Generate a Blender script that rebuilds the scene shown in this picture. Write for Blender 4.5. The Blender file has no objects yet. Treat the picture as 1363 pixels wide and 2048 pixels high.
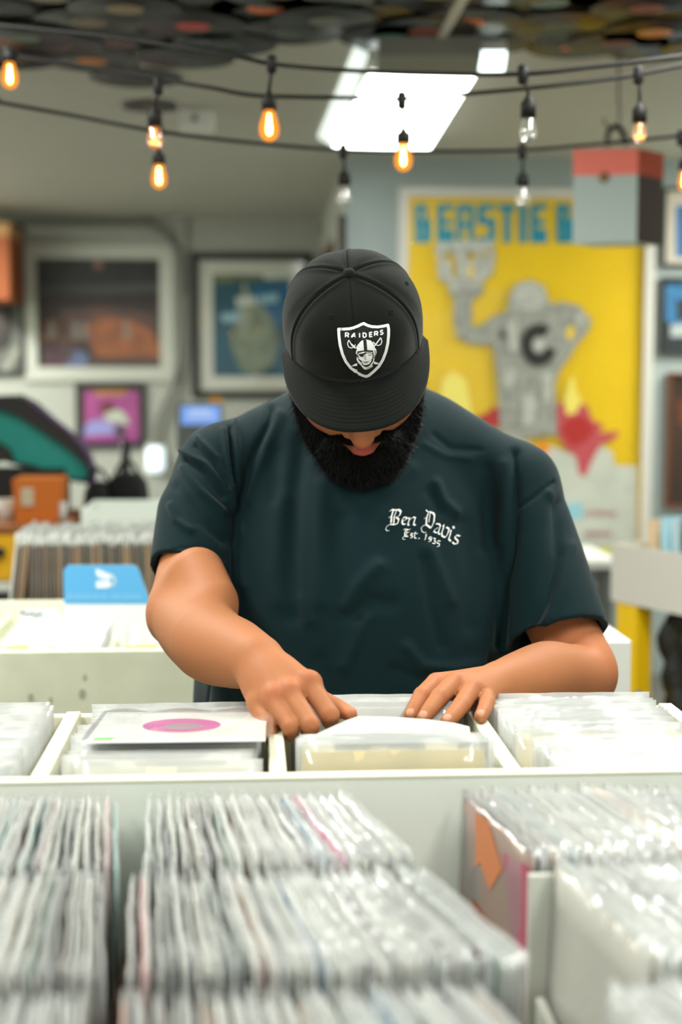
import bpy, math, random
import numpy as np
from mathutils import Vector, Matrix
from mathutils.bvhtree import BVHTree

SC = bpy.context.scene
COL = SC.collection
rng = random.Random(7)

# ------------------------------------------------------------------ camera
FPX, W, H = 2844.4, 1363, 2048
YAW, HORIZON = math.radians(3.5), 760.0
PITCH = math.atan((H / 2 - HORIZON) / FPX)
CAM = Vector((0, 0, 1.38))
cam_d = bpy.data.cameras.new('camera')
cam_d.sensor_fit = 'VERTICAL'
cam_d.sensor_height = 36.0
cam_d.lens = 50.0
cam_d.clip_start = 0.05
cam = bpy.data.objects.new('camera', cam_d)
COL.objects.link(cam)
cam.location = CAM
cam.rotation_euler = (math.pi / 2 - PITCH, 0, -YAW)
cam_d.dof.use_dof = True
cam_d.dof.focus_distance = 1.76
cam_d.dof.aperture_fstop = 2.7
SC.camera = cam
cR = Vector((math.cos(YAW), -math.sin(YAW), 0))
cF = Vector((math.sin(YAW) * math.cos(PITCH), math.cos(YAW) * math.cos(PITCH), -math.sin(PITCH)))
cU = Vector((math.sin(YAW) * math.sin(PITCH), math.cos(YAW) * math.sin(PITCH), math.cos(PITCH)))
cFh = Vector((math.sin(YAW), math.cos(YAW), 0))


def ray(px, py):
    return cF + (px - W / 2) / FPX * cR + (H / 2 - py) / FPX * cU


def P(px, py, d):                       # a point measured off the photograph at depth d
    return CAM + d * ray(px, py)


def onY(px, py, Y):
    r = ray(px, py)
    return CAM + r * ((Y - CAM.y) / r.y)


def onZ(px, py, Z):
    r = ray(px, py)
    return CAM + r * ((Z - CAM.z) / r.z)


# ------------------------------------------------------------------ world, lamps, exposure
world = bpy.data.worlds.new('daylight')
SC.world = world
world.use_nodes = True
bg = world.node_tree.nodes['Background']
bg.inputs[0].default_value = (0.93, 1.0, 0.965, 1)
bg.inputs[1].default_value = 1.3
SC.view_settings.view_transform = 'Standard'
SC.view_settings.look = 'None'
SC.view_settings.gamma = 1.0
SC.view_settings.use_curve_mapping = False
SC.view_settings.exposure = 0.0
CEIL = 2.38
LAMP_SPOTS = [(-0.85, 0.6, 27), (0.8, 0.6, 27), (-0.77, 2.45, 44), (0.95, 2.45, 40), (-2.3, 5.5, 60), (2.75, 5.9, 80), (-2.2, 7.4, 110)]
for lx, ly, pw in LAMP_SPOTS:           # the shop's ceiling fluorescents (housings below); the two at back left are added fill
    ld = bpy.data.lights.new('ceiling_fluorescent', 'AREA')
    ld.shape = 'RECTANGLE'
    ld.size, ld.size_y = 0.28, 1.15
    ld.energy = pw
    ld.color = (0.98, 1.0, 0.93)
    lo = bpy.data.objects.new('ceiling_fluorescent', ld)
    lo.location = (lx, ly, CEIL - 0.055)
    COL.objects.link(lo)


# ------------------------------------------------------------------ helpers
def lin(c):
    return tuple(((v / 255) / 12.92 if v / 255 <= 0.04045 else ((v / 255 + 0.055) / 1.055) ** 2.4) for v in c)


MATS = {}


def mat(name, rgb=None, rough=0.6, metal=0.0, spec=0.4, bump=None, var=None, coat=0.0, sheen=0.0, objcol=False, emit=None, sss=0.0, attr=None):
    """rgb in sRGB 0-255; bump=(scale,strength); var=(scale,amount,rgb2)"""
    if name in MATS:
        return MATS[name]
    m = bpy.data.materials.new(name)
    m.use_nodes = True
    nt = m.node_tree
    b = nt.nodes['Principled BSDF']
    b.inputs['Roughness'].default_value = rough
    b.inputs['Metallic'].default_value = metal
    b.inputs['Specular IOR Level'].default_value = spec
    b.inputs['Coat Weight'].default_value = coat
    b.inputs['Coat Roughness'].default_value = 0.08
    if sheen:
        b.inputs['Sheen Weight'].default_value = sheen
        b.inputs['Sheen Roughness'].default_value = 0.45
    tc = nt.nodes.new('ShaderNodeTexCoord')
    src = None
    if rgb is not None:
        b.inputs['Base Color'].default_value = (*lin(rgb), 1)
    if objcol:
        oi = nt.nodes.new('ShaderNodeObjectInfo')
        src = oi.outputs['Color']
    if attr:
        at = nt.nodes.new('ShaderNodeAttribute')
        at.attribute_name = attr
        src = at.outputs['Color']
    if var:
        nz = nt.nodes.new('ShaderNodeTexNoise')
        nz.inputs['Scale'].default_value = var[0]
        nz.inputs['Detail'].default_value = 5
        nt.links.new(tc.outputs['Object'], nz.inputs['Vector'])
        rp = nt.nodes.new('ShaderNodeMapRange')
        rp.inputs[1].default_value = 0.42
        rp.inputs[2].default_value = 0.68
        rp.inputs[4].default_value = var[1]
        nt.links.new(nz.outputs['Fac'], rp.inputs[0])
        mx = nt.nodes.new('ShaderNodeMix')
        mx.data_type = 'RGBA'
        nt.links.new(rp.outputs[0], mx.inputs['Factor'])
        if src is not None:
            nt.links.new(src, mx.inputs['A'])
        else:
            mx.inputs['A'].default_value = (*lin(rgb), 1)
        mx.inputs['B'].default_value = (*lin(var[2]), 1)
        src = mx.outputs['Result']
    if src is not None:
        nt.links.new(src, b.inputs['Base Color'])
    if bump:
        nb = nt.nodes.new('ShaderNodeTexNoise')
        nb.inputs['Scale'].default_value = bump[0]
        nb.inputs['Detail'].default_value = 4
        nt.links.new(tc.outputs['Object'], nb.inputs['Vector'])
        bp = nt.nodes.new('ShaderNodeBump')
        bp.inputs['Strength'].default_value = bump[1]
        bp.inputs['Distance'].default_value = 0.002
        nt.links.new(nb.outputs['Fac'], bp.inputs['Height'])
        nt.links.new(bp.outputs[0], b.inputs['Normal'])
    if sss:
        b.inputs['Subsurface Weight'].default_value = sss
        b.inputs['Subsurface Radius'].default_value = (0.012, 0.004, 0.002)
        b.inputs['Subsurface Scale'].default_value = 0.6
    if emit:
        b.inputs['Emission Color'].default_value = (*lin(emit[0]), 1)
        b.inputs['Emission Strength'].default_value = emit[1]
    MATS[name] = m
    return m


def clear_mat(name, rgb, opacity, rough=0.1, bump=None, gloss=0.18, fres=0.45):
    """thin clear film or glass: see-through, partly milky, with a glossy surface"""
    if name in MATS:
        return MATS[name]
    m = bpy.data.materials.new(name)
    m.use_nodes = True
    nt = m.node_tree
    for n in list(nt.nodes):
        nt.nodes.remove(n)
    out = nt.nodes.new('ShaderNodeOutputMaterial')
    tr = nt.nodes.new('ShaderNodeBsdfTransparent')
    df = nt.nodes.new('ShaderNodeBsdfDiffuse')
    df.inputs['Color'].default_value = (*lin(rgb), 1)
    tl = nt.nodes.new('ShaderNodeBsdfTranslucent')
    tl.inputs['Color'].default_value = (*lin(rgb), 1)
    add = nt.nodes.new('ShaderNodeMixShader')
    add.inputs[0].default_value = 0.4
    nt.links.new(df.outputs[0], add.inputs[1])
    nt.links.new(tl.outputs[0], add.inputs[2])
    gl = nt.nodes.new('ShaderNodeBsdfGlossy')
    gl.inputs['Roughness'].default_value = rough
    m1 = nt.nodes.new('ShaderNodeMixShader')
    m1.inputs[0].default_value = opacity
    nt.links.new(tr.outputs[0], m1.inputs[1])
    nt.links.new(add.outputs[0], m1.inputs[2])
    fr = nt.nodes.new('ShaderNodeFresnel')
    fr.inputs['IOR'].default_value = 1.45
    ma = nt.nodes.new('ShaderNodeMath')
    ma.operation = 'MULTIPLY_ADD'
    ma.inputs[1].default_value = fres
    ma.inputs[2].default_value = gloss * 0.25
    nt.links.new(fr.outputs[0], ma.inputs[0])
    m2 = nt.nodes.new('ShaderNodeMixShader')
    nt.links.new(ma.outputs[0], m2.inputs[0])
    nt.links.new(m1.outputs[0], m2.inputs[1])
    nt.links.new(gl.outputs[0], m2.inputs[2])
    nt.links.new(m2.outputs[0], out.inputs[0])
    if bump:
        tc = nt.nodes.new('ShaderNodeTexCoord')
        nb = nt.nodes.new('ShaderNodeTexNoise')
        nb.inputs['Scale'].default_value = bump[0]
        nt.links.new(tc.outputs['Object'], nb.inputs['Vector'])
        bp = nt.nodes.new('ShaderNodeBump')
        bp.inputs['Strength'].default_value = bump[1]
        bp.inputs['Distance'].default_value = 0.004
        nt.links.new(nb.outputs['Fac'], bp.inputs['Height'])
        for g in (gl, fr):
            nt.links.new(bp.outputs[0], g.inputs['Normal'])
    MATS[name] = m
    return m


class MB:
    """collects polygons in world space; becomes ONE mesh object"""

    def __init__(s):
        s.v, s.f, s.mi, s.sm = [], [], [], []

    def add(s, vs, fs, mi=0, smooth=False):
        o = len(s.v)
        s.v += [Vector(v) for v in vs]
        for f in fs:
            s.f.append(tuple(i + o for i in f))
            s.mi.append(mi)
            s.sm.append(smooth)
        return s

    def hexa(s, c, mi=0):               # 8 corners: 4 bottom ccw, 4 top ccw
        return s.add(c, [(3, 2, 1, 0), (4, 5, 6, 7), (0, 1, 5, 4), (1, 2, 6, 5), (2, 3, 7, 6), (3, 0, 4, 7)], mi)

    def box(s, lo, hi, mi=0):
        x0, y0, z0 = lo
        x1, y1, z1 = hi
        return s.hexa([(x0, y0, z0), (x1, y0, z0), (x1, y1, z0), (x0, y1, z0), (x0, y0, z1), (x1, y0, z1), (x1, y1, z1), (x0, y1, z1)], mi)

    def cbox(s, lo, hi, b=0.002, mi=0):  # box with chamfered edges
        lo, hi = Vector(lo), Vector(hi)
        vs, idx = [], {}
        for ix in (0, 1):
            for iy in (0, 1):
                for iz in (0, 1):
                    for ax in range(3):
                        p = [hi[k] if (ix, iy, iz)[k] else lo[k] for k in range(3)]
                        for k in range(3):
                            if k != ax:
                                p[k] += -b if (ix, iy, iz)[k] else b
                        idx[ix, iy, iz, ax] = len(vs)
                        vs.append(p)
        fs = []
        for ax in range(3):
            a, c = [k for k in range(3) if k != ax]
            for sd in (0, 1):
                q = []
                for (u, w) in ((0, 0), (1, 0), (1, 1), (0, 1)):
                    k = [0, 0, 0]
                    k[ax], k[a], k[c] = sd, u, w
                    q.append(idx[tuple(k) + (ax,)])
                fs.append(tuple(q))
            for u in (0, 1):
                for w in (0, 1):
                    k0, k1 = [0, 0, 0], [0, 0, 0]
                    k0[a] = k1[a] = u
                    k0[c] = k1[c] = w
                    k0[ax], k1[ax] = 0, 1
                    fs.append((idx[tuple(k0) + (a,)], idx[tuple(k1) + (a,)], idx[tuple(k1) + (c,)], idx[tuple(k0) + (c,)]))
        for ix in (0, 1):
            for iy in (0, 1):
                for iz in (0, 1):
                    fs.append(tuple(idx[ix, iy, iz, ax] for ax in range(3)))
        return s.add(vs, fs, mi)

    def tube(s, pts, r, n=10, mi=0, cap=True):
        pts = [Vector(p) for p in pts]
        rs = r if isinstance(r, (list, tuple)) else [r] * len(pts)
        vs, fs = [], []
        t = (pts[1] - pts[0]).normalized()
        a = t.orthogonal().normalized()
        for i, p in enumerate(pts):
            if i == 0:
                t = (pts[1] - pts[0])
            elif i == len(pts) - 1:
                t = (pts[-1] - pts[-2])
            else:
                t = (pts[i + 1] - pts[i - 1])
            t.normalize()
            a = (a - t * a.dot(t)).normalized()
            b = t.cross(a)
            for k in range(n):
                an = 2 * math.pi * k / n
                vs.append(p + (a * math.cos(an) + b * math.sin(an)) * rs[i])
        for i in range(len(pts) - 1):
            for k in range(n):
                k2 = (k + 1) % n
                fs.append((i * n + k, i * n + k2, (i + 1) * n + k2, (i + 1) * n + k))
        s.add(vs, fs, mi, True)
        if cap:
            o = len(s.v) - len(vs)
            m = (len(pts) - 1) * n
            s.f += [tuple(o + k for k in reversed(range(n))), tuple(o + m + k for k in range(n))]
            s.mi += [mi, mi]
            s.sm += [False, False]
        return s

    def lathe(s, prof, base, axis=(0, 0, 1), n=20, mi=0, smooth=True):
        """prof: list of (radius, height)"""
        ax = Vector(axis).normalized()
        a = ax.orthogonal().normalized()
        b = ax.cross(a)
        base = Vector(base)
        vs, fs = [], []
        for (r, h) in prof:
            for k in range(n):
                an = 2 * math.pi * k / n
                vs.append(base + ax * h + (a * math.cos(an) + b * math.sin(an)) * max(r, 1e-5))
        for i in range(len(prof) - 1):
            for k in range(n):
                k2 = (k + 1) % n
                fs.append((i * n + k, i * n + k2, (i + 1) * n + k2, (i + 1) * n + k))
        return s.add(vs, fs, mi, smooth)

    def prism(s, poly, off, mi=0):      # poly: world points of one face, off: extrusion vector
        poly = [Vector(p) for p in poly]
        off = Vector(off)
        n = len(poly)
        vs = poly + [p + off for p in poly]
        fs = [tuple(range(n)), tuple(reversed(range(n, 2 * n)))]
        fs += [(i, i + n, (i + 1) % n + n, (i + 1) % n) for i in range(n)]
        return s.add(vs, fs, mi)

    def ring(s, outer, inner, off, mi=0):  # a frame: outer and inner loops (same count), extruded
        n = len(outer)
        off = Vector(off)
        o, i_ = [Vector(p) for p in outer], [Vector(p) for p in inner]
        vs = o + i_ + [p + off for p in o] + [p + off for p in i_]
        fs = []
        for k in range(n):
            j = (k + 1) % n
            fs += [(k, j, n + j, n + k), (2 * n + k, 3 * n + k, 3 * n + j, 2 * n + j), (k, 2 * n + k, 2 * n + j, j), (n + k, n + j, 3 * n + j, 3 * n + k)]
        return s.add(vs, fs, mi)


def mesh_of(name, mb, mats, origin, fix=True):
    me = bpy.data.meshes.new(name)
    o = Vector(origin)
    me.from_pydata([v - o for v in mb.v], [], mb.f)
    for m in (mats if isinstance(mats, (list, tuple)) else [mats]):
        me.materials.append(m)
    me.polygons.foreach_set('material_index', mb.mi)
    me.polygons.foreach_set('use_smooth', mb.sm)
    if fix:
        import bmesh
        b = bmesh.new()
        b.from_mesh(me)
        bmesh.ops.recalc_face_normals(b, faces=b.faces)
        b.to_mesh(me)
        b.free()
    me.update()
    return me


WLOC = {}


def tag(o, label=None, cat=None, group=None, kind=None):
    if label:
        o['label'] = label
    if cat:
        o['category'] = cat
    if group:
        o['group'] = group
    if kind:
        o['kind'] = kind
    return o


def thing(name, label, cat, loc, group=None):
    o = bpy.data.objects.new(name, None)
    o.empty_display_size = 0.05
    o.location = loc
    COL.objects.link(o)
    WLOC[o.name] = Vector(loc)
    return tag(o, label, cat, group)


def obj(name, mb, mats, parent=None, label=None, cat=None, group=None, kind=None, origin=None, color=None, fix=True):
    """ONE mesh object from world-space polygons; a child is stored relative to its parent"""
    if parent is not None:
        og = WLOC[parent.name]
    elif origin is not None:
        og = Vector(origin)
    else:
        xs = [v.x for v in mb.v]
        ys = [v.y for v in mb.v]
        og = Vector(((min(xs) + max(xs)) / 2, (min(ys) + max(ys)) / 2, min(v.z for v in mb.v)))
    o = bpy.data.objects.new(name, mesh_of(name, mb, mats, og, fix))
    COL.objects.link(o)
    if parent is not None:
        o.parent = parent
    else:
        o.location = og
    WLOC[o.name] = og
    if color is not None:
        o.color = (*lin(color), 1)
    return tag(o, label, cat, group, kind)


def arc(a, b, bulge, n=12):
    """points from a to b sagging by bulge (a vector)"""
    a, b, bulge = Vector(a), Vector(b), Vector(bulge)
    return [a.lerp(b, t / n) + bulge * (4 * (t / n) * (1 - t / n)) for t in range(n + 1)]


def smooth_path(pts, n=6):
    """Catmull-Rom through the points"""
    pts = [Vector(p) for p in pts]
    q = [pts[0] * 2 - pts[1]] + pts + [pts[-1] * 2 - pts[-2]]
    out = []
    for i in range(1, len(q) - 2):
        for k in range(n):
            t = k / n
            p0, p1, p2, p3 = q[i - 1], q[i], q[i + 1], q[i + 2]
            out.append(0.5 * ((2 * p1) + (p2 - p0) * t + (2 * p0 - 5 * p1 + 4 * p2 - p3) * t * t + (3 * p1 - p0 - 3 * p2 + p3) * t ** 3))
    out.append(pts[-1])
    return out
# ------------------------------------------------------------------ structure
Z0 = 0.995                              # height of the tops of the singles
YR, YL = 6.5, 8.9                       # back walls: the near right piece and the alcove at the left
XL, XR, YB = -2.7, 3.0, -2.5
xj = onY(691, 700, YR).x                # where the right piece of back wall ends
m_wall = mat('grey_painted_wall', (172, 174, 164), 0.75, var=(1.3, 0.25, (160, 161, 150)), bump=(60, 0.1))
m_wall2 = mat('cool_grey_painted_wall', (160, 170, 168), 0.75, var=(1.1, 0.25, (150, 160, 158)), bump=(60, 0.1))
m_ceil = mat('grey_painted_ceiling', (186, 184, 172), 0.6, var=(0.8, 0.3, (170, 167, 155)))
m_floor = mat('dark_concrete_floor', (92, 90, 84), 0.5, var=(2.0, 0.5, (70, 68, 64)))


def struct(name, mb, m):
    return obj(name, mb, m, kind='structure')


struct('floor', MB().box((XL - .1, YB, -.1), (XR + .1, YL + .1, 0)), m_floor)
struct('ceiling', MB().box((XL - .1, YB, CEIL), (XR + .1, YL + .1, CEIL + .1)), m_ceil)
struct('wall_back_alcove', MB().box((XL - .1, YL, 0), (xj + .1, YL + .1, CEIL)), m_wall)
struct('wall_back', MB().box((xj, YR, 0), (XR + .1, YR + .1, CEIL)), m_wall2)
struct('wall_alcove_side', MB().box((xj, YR + .1, 0), (xj + .1, YL, CEIL)), m_wall)
struct('wall_left', MB().box((XL - .1, YB, 0), (XL, YL, CEIL)), m_wall)
struct('wall_right', MB().box((XR, YB, 0), (XR + .1, YR, CEIL)), m_wall)
pz = onY(120, 441, YL).z
t1 = struct('trim_1', MB().box((XL, YL - .03, pz - .035), (onY(300, 441, YL).x, YL, pz + .012)), mat('grey_trim', (120, 122, 112), 0.6))
xs_ = onY(362, 300, YL).x
struct('trim_2', MB().box((xs_ - .018, YL - .035, 1.9), (xs_ + .018, YL, CEIL)), m_wall)
# corner post beside the alcove
struct('trim_3', MB().box((xj - .035, YR - .03, .9), (xj, YR + .02, 2.12)), mat('dark_brown_trim', (50, 42, 36), 0.6))
struct('trim_4', MB().box((xj - .02, YR + .9, 1.75), (xj, YR + 2.1, 2.1)), mat('red_brown_trim', (92, 62, 52), 0.6))
# ceiling seam strip between the panels
ra, rb_ = onZ(852, 110, CEIL), onZ(918, -10, CEIL)
dv = (rb_ - ra).normalized()
rb_ = ra + dv * 2.2
sd = Vector((-dv.y, dv.x, 0)) * .014
struct('trim_5', MB().hexa([ra - sd - Vector((0, 0, .03)), ra + sd - Vector((0, 0, .03)), rb_ + sd - Vector((0, 0, .03)), rb_ - sd - Vector((0, 0, .03)),
                            ra - sd, ra + sd, rb_ + sd, rb_ - sd]), mat('white_trim', (196, 192, 180), 0.5))
m_white = mat('white_enamel', (225, 225, 218), 0.4)
m_lamp_on = mat('lit_diffuser', (255, 255, 255), 0.4, emit=((246, 255, 250), 9.0))
for i, (lx, ly, pw) in enumerate(LAMP_SPOTS):
    where = ['over the left end of the front bins', 'over the right end of the front bins', 'above the back bin at the left', 'above the back bin at the right',
             'near the left wall, added unseen to brighten the alcove', 'near the right wall at the back', 'in the alcove, added unseen to brighten its wall'][i]
    t = thing('ceiling_light', 'white fluorescent ceiling light ' + where, 'ceiling light', (lx, ly, CEIL), 'fluorescent ceiling lights')
    obj('housing', MB().cbox((lx - .17, ly - .62, CEIL - .05), (lx + .17, ly + .62, CEIL), .006), m_white, t)
# the lit fixture in view, its end box and the second fixture peeping out beside it
q = [onZ(668, 298, CEIL - .05), onZ(858, 298, CEIL - .05), onZ(952, 150, CEIL - .05), onZ(742, 150, CEIL - .05)]
c = sum(q, Vector()) / 4
t = thing('ceiling_light', 'big glaring fluorescent panel on the ceiling behind the string lights', 'ceiling light', (c.x, c.y, CEIL), 'fluorescent ceiling lights')
qo = [c + (p - c) * 1.04 for p in q]
up = Vector((0, 0, .048))
obj('housing', MB().prism([p + Vector((0, 0, .012)) for p in qo], up * .78), m_white, t)
obj('diffuser', MB().prism(q, Vector((0, 0, .012))), m_lamp_on, t)
q = [onZ(958, 146, CEIL - .05), onZ(1006, 146, CEIL - .05), onZ(1012, 110, CEIL - .05), onZ(960, 110, CEIL - .05)]
c = sum(q, Vector()) / 4
t = thing('ceiling_light', 'small bright square lamp at the right of the glaring panel', 'ceiling light', (c.x, c.y, CEIL), 'fluorescent ceiling lights')
obj('diffuser', MB().prism(q, Vector((0, 0, .012))), mat('lit_square', (255, 255, 255), .4, emit=((235, 255, 250), 3.0)), t)
obj('housing', MB().prism([p + Vector((0, 0, .012)) for p in q], Vector((0, 0, .036))), m_white, t)
q = [onZ(636, 276, CEIL - .04), onZ(666, 292, CEIL - .04), onZ(736, 112, CEIL - .04), onZ(708, 100, CEIL - .04)]  # added glow imitating the lit ceiling recess beside the panel, not a lamp
c = sum(q, Vector()) / 4
t = thing('ceiling_light', 'glowing strip standing in for lit ceiling at the left of the glaring panel', 'ceiling light', (c.x, c.y, CEIL), 'fluorescent ceiling lights')
obj('diffuser', MB().prism(q, Vector((0, 0, .012))), mat('lit_ceiling_glow', (255, 255, 255), .4, emit=((232, 248, 240), .9)), t)
obj('housing', MB().prism([p + Vector((0, 0, .012)) for p in q], Vector((0, 0, .028))), m_white, t)
q = [onZ(752, 148, CEIL - .08), onZ(955, 148, CEIL - .08), onZ(962, 112, CEIL - .08), onZ(758, 112, CEIL - .08)]
obj('duct_box', MB().prism(q, Vector((0, 0, .08))), mat('grey_duct', (128, 128, 120), .6), label='grey boxed duct on the ceiling right in front of the glaring panel', cat='duct')
# ------------------------------------------------------------------ distance-field modelling
class Field:
    def __init__(s, lo, hi, h):
        s.lo, s.h = np.array(lo, float), h
        s.n = np.ceil((np.array(hi, float) - s.lo) / h).astype(int) + 1
        s.a = np.full(s.n, 1.0, np.float32)

    def win(s, lo, hi):
        i0 = np.clip(np.floor((np.array(lo) - s.lo) / s.h).astype(int), 0, s.n)
        i1 = np.clip(np.ceil((np.array(hi) - s.lo) / s.h).astype(int) + 1, 0, s.n)
        ax = [(s.lo[k] + s.h * np.arange(i0[k], i1[k])).astype(np.float32) for k in range(3)]
        return tuple(slice(i0[k], i1[k]) for k in range(3)), ax[0][:, None, None], ax[1][None, :, None], ax[2][None, None, :]

    def join(s, sl, d, k, cut=False):
        a = s.a[sl]
        if cut:
            d = -d
            hh = np.maximum(k - np.abs(a - d), 0) / k if k else 0
            s.a[sl] = np.maximum(a, d) + (hh * hh * k * .25 if k else 0)
        else:
            hh = np.maximum(k - np.abs(a - d), 0) / k if k else 0
            s.a[sl] = np.minimum(a, d) - (hh * hh * k * .25 if k else 0)

    def cone(s, p, q, r0, r1, k=.01, cut=False, flat=None):
        """tapered capsule; flat=(axis vector, factor) squashes it along an axis"""
        p, q = np.array(p), np.array(q)
        r = max(r0, r1) + k + 3 * s.h
        sl, X, Y, Z = s.win(np.minimum(p, q) - r, np.maximum(p, q) + r)
        d = q - p
        L2 = float(d @ d) + 1e-12
        t = np.clip(((X - p[0]) * d[0] + (Y - p[1]) * d[1] + (Z - p[2]) * d[2]) / L2, 0, 1)
        vx, vy, vz = X - p[0] - t * d[0], Y - p[1] - t * d[1], Z - p[2] - t * d[2]
        dd = vx * vx + vy * vy + vz * vz
        if flat is not None:
            a = np.array(flat[0])
            al = vx * a[0] + vy * a[1] + vz * a[2]
            dd = dd + al * al * (flat[1] ** 2 - 1)
        s.join(sl, np.sqrt(dd) - (r0 + (r1 - r0) * t), k, cut)
        return s

    def chain(s, pts, rs, k=.01, cut=False, sub=1):
        if sub > 1:                     # a smooth limb through the joints
            n = len(pts)
            pts = smooth_path(pts, sub)
            rs = list(np.interp(np.linspace(0, n - 1, len(pts)), np.arange(n), rs))
        A = np.array([list(p) for p in pts])
        m = max(rs) + k + 3 * s.h
        sl, X, Y, Z = s.win(A.min(0) - m, A.max(0) + m)
        best = None
        for i in range(len(A) - 1):
            p, d = A[i], A[i + 1] - A[i]
            t = np.clip(((X - p[0]) * d[0] + (Y - p[1]) * d[1] + (Z - p[2]) * d[2]) / (float(d @ d) + 1e-12), 0, 1)
            f = np.sqrt((X - p[0] - t * d[0]) ** 2 + (Y - p[1] - t * d[1]) ** 2 + (Z - p[2] - t * d[2]) ** 2) - (rs[i] + (rs[i + 1] - rs[i]) * t)
            best = f if best is None else np.minimum(best, f)
        s.join(sl, best, k, cut)
        return s

    def ell(s, c, r, k=.01, axes=None, cut=False):
        c, r = np.array(c), np.array(r)
        m = r.max() + k + 3 * s.h
        sl, X, Y, Z = s.win(c - m, c + m)
        if axes is None:
            u, v, w = X - c[0], Y - c[1], Z - c[2]
        else:
            u, v, w = [(X - c[0]) * a[0] + (Y - c[1]) * a[1] + (Z - c[2]) * a[2] for a in axes]
        k0 = np.sqrt((u / r[0]) ** 2 + (v / r[1]) ** 2 + (w / r[2]) ** 2)
        k1 = np.sqrt((u / r[0] ** 2) ** 2 + (v / r[1] ** 2) ** 2 + (w / r[2] ** 2) ** 2)
        s.join(sl, k0 * (k0 - 1) / np.maximum(k1, 1e-6), k, cut)
        return s

    def plane_cut(s, p, n, lo, hi):     # remove what lies on the +n side, inside a window
        sl, X, Y, Z = s.win(lo, hi)
        d = (X - p[0]) * n[0] + (Y - p[1]) * n[1] + (Z - p[2]) * n[2]
        s.a[sl] = np.maximum(s.a[sl], d)

    def mesh(s):
        """naive surface nets"""
        a = s.a
        sg = a < 0
        cnt = np.zeros(np.array(a.shape) - 1, np.uint8)
        for dx in (0, 1):
            for dy in (0, 1):
                for dz in (0, 1):
                    cnt += sg[dx:a.shape[0] - 1 + dx, dy:a.shape[1] - 1 + dy, dz:a.shape[2] - 1 + dz]
        act = (cnt > 0) & (cnt < 8)
        idx = np.argwhere(act)
        ids = np.full(act.shape, -1, np.int32)
        ids[act] = np.arange(len(idx))
        val = {}
        for dx in (0, 1):
            for dy in (0, 1):
                for dz in (0, 1):
                    val[dx, dy, dz] = a[idx[:, 0] + dx, idx[:, 1] + dy, idx[:, 2] + dz]
        acc = np.zeros((len(idx), 3))
        num = np.zeros(len(idx))
        for ax in range(3):
            o = [k for k in range(3) if k != ax]
            for u in (0, 1):
                for w in (0, 1):
                    c0, c1 = [0, 0, 0], [0, 0, 0]
                    c0[o[0]] = c1[o[0]] = u
                    c0[o[1]] = c1[o[1]] = w
                    c1[ax] = 1
                    v0, v1 = val[tuple(c0)], val[tuple(c1)]
                    x = (v0 < 0) != (v1 < 0)
                    t = v0 / np.where(x, v0 - v1, 1)
                    pt = np.zeros((len(idx), 3))
                    pt[:, o[0]] = u
                    pt[:, o[1]] = w
                    pt[:, ax] = t
                    acc[x] += pt[x]
                    num[x] += 1
        V = s.lo + s.h * (idx + acc / num[:, None])
        quads = []
        for ax in range(3):
            o = [k for k in range(3) if k != ax]
            lo_, hi_ = [slice(None)] * 3, [slice(None)] * 3
            lo_[ax], hi_[ax] = slice(0, -1), slice(1, None)
            s0, s1 = sg[tuple(lo_)], sg[tuple(hi_)]
            e = np.argwhere(s0 != s1)
            e = e[(e[:, o[0]] > 0) & (e[:, o[1]] > 0) & (e[:, o[0]] < a.shape[o[0]] - 1) & (e[:, o[1]] < a.shape[o[1]] - 1)]
            ins = s0[e[:, 0], e[:, 1], e[:, 2]]
            qs = []
            for (u, w) in ((1, 1), (0, 1), (0, 0), (1, 0)):
                k = e.copy()
                k[:, o[0]] -= u
                k[:, o[1]] -= w
                qs.append(ids[k[:, 0], k[:, 1], k[:, 2]])
            qd = np.stack(qs, 1)
            flip = ins if ax != 1 else ~ins
            qd[~flip] = qd[~flip][:, ::-1]
            quads.append(qd)
        Q_ = np.concatenate(quads)
        c = V - V.mean(0)
        if np.einsum('ij,ij->i', c[Q_[:, 0]], np.cross(c[Q_[:, 1]] - c[Q_[:, 0]], c[Q_[:, 2]] - c[Q_[:, 0]])).sum() < 0:
            Q_ = Q_[:, ::-1].copy()
        return V, Q_


def relax(V, Q, n=2, lam=.5):
    for _ in range(n):
        acc = np.zeros_like(V)
        num = np.zeros(len(V))
        for i in range(4):
            j = (i + 1) % 4
            np.add.at(acc, Q[:, i], V[Q[:, j]])
            np.add.at(num, Q[:, i], 1)
            np.add.at(acc, Q[:, j], V[Q[:, i]])
            np.add.at(num, Q[:, j], 1)
        V = V + lam * (acc / np.maximum(num, 1)[:, None] - V)
    return V


def normals(V, Q):
    n = np.cross(V[Q[:, 2]] - V[Q[:, 0]], V[Q[:, 3]] - V[Q[:, 1]])
    N = np.zeros_like(V)
    for i in range(4):
        np.add.at(N, Q[:, i], n)
    return N / np.maximum(np.linalg.norm(N, axis=1), 1e-12)[:, None]


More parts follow.
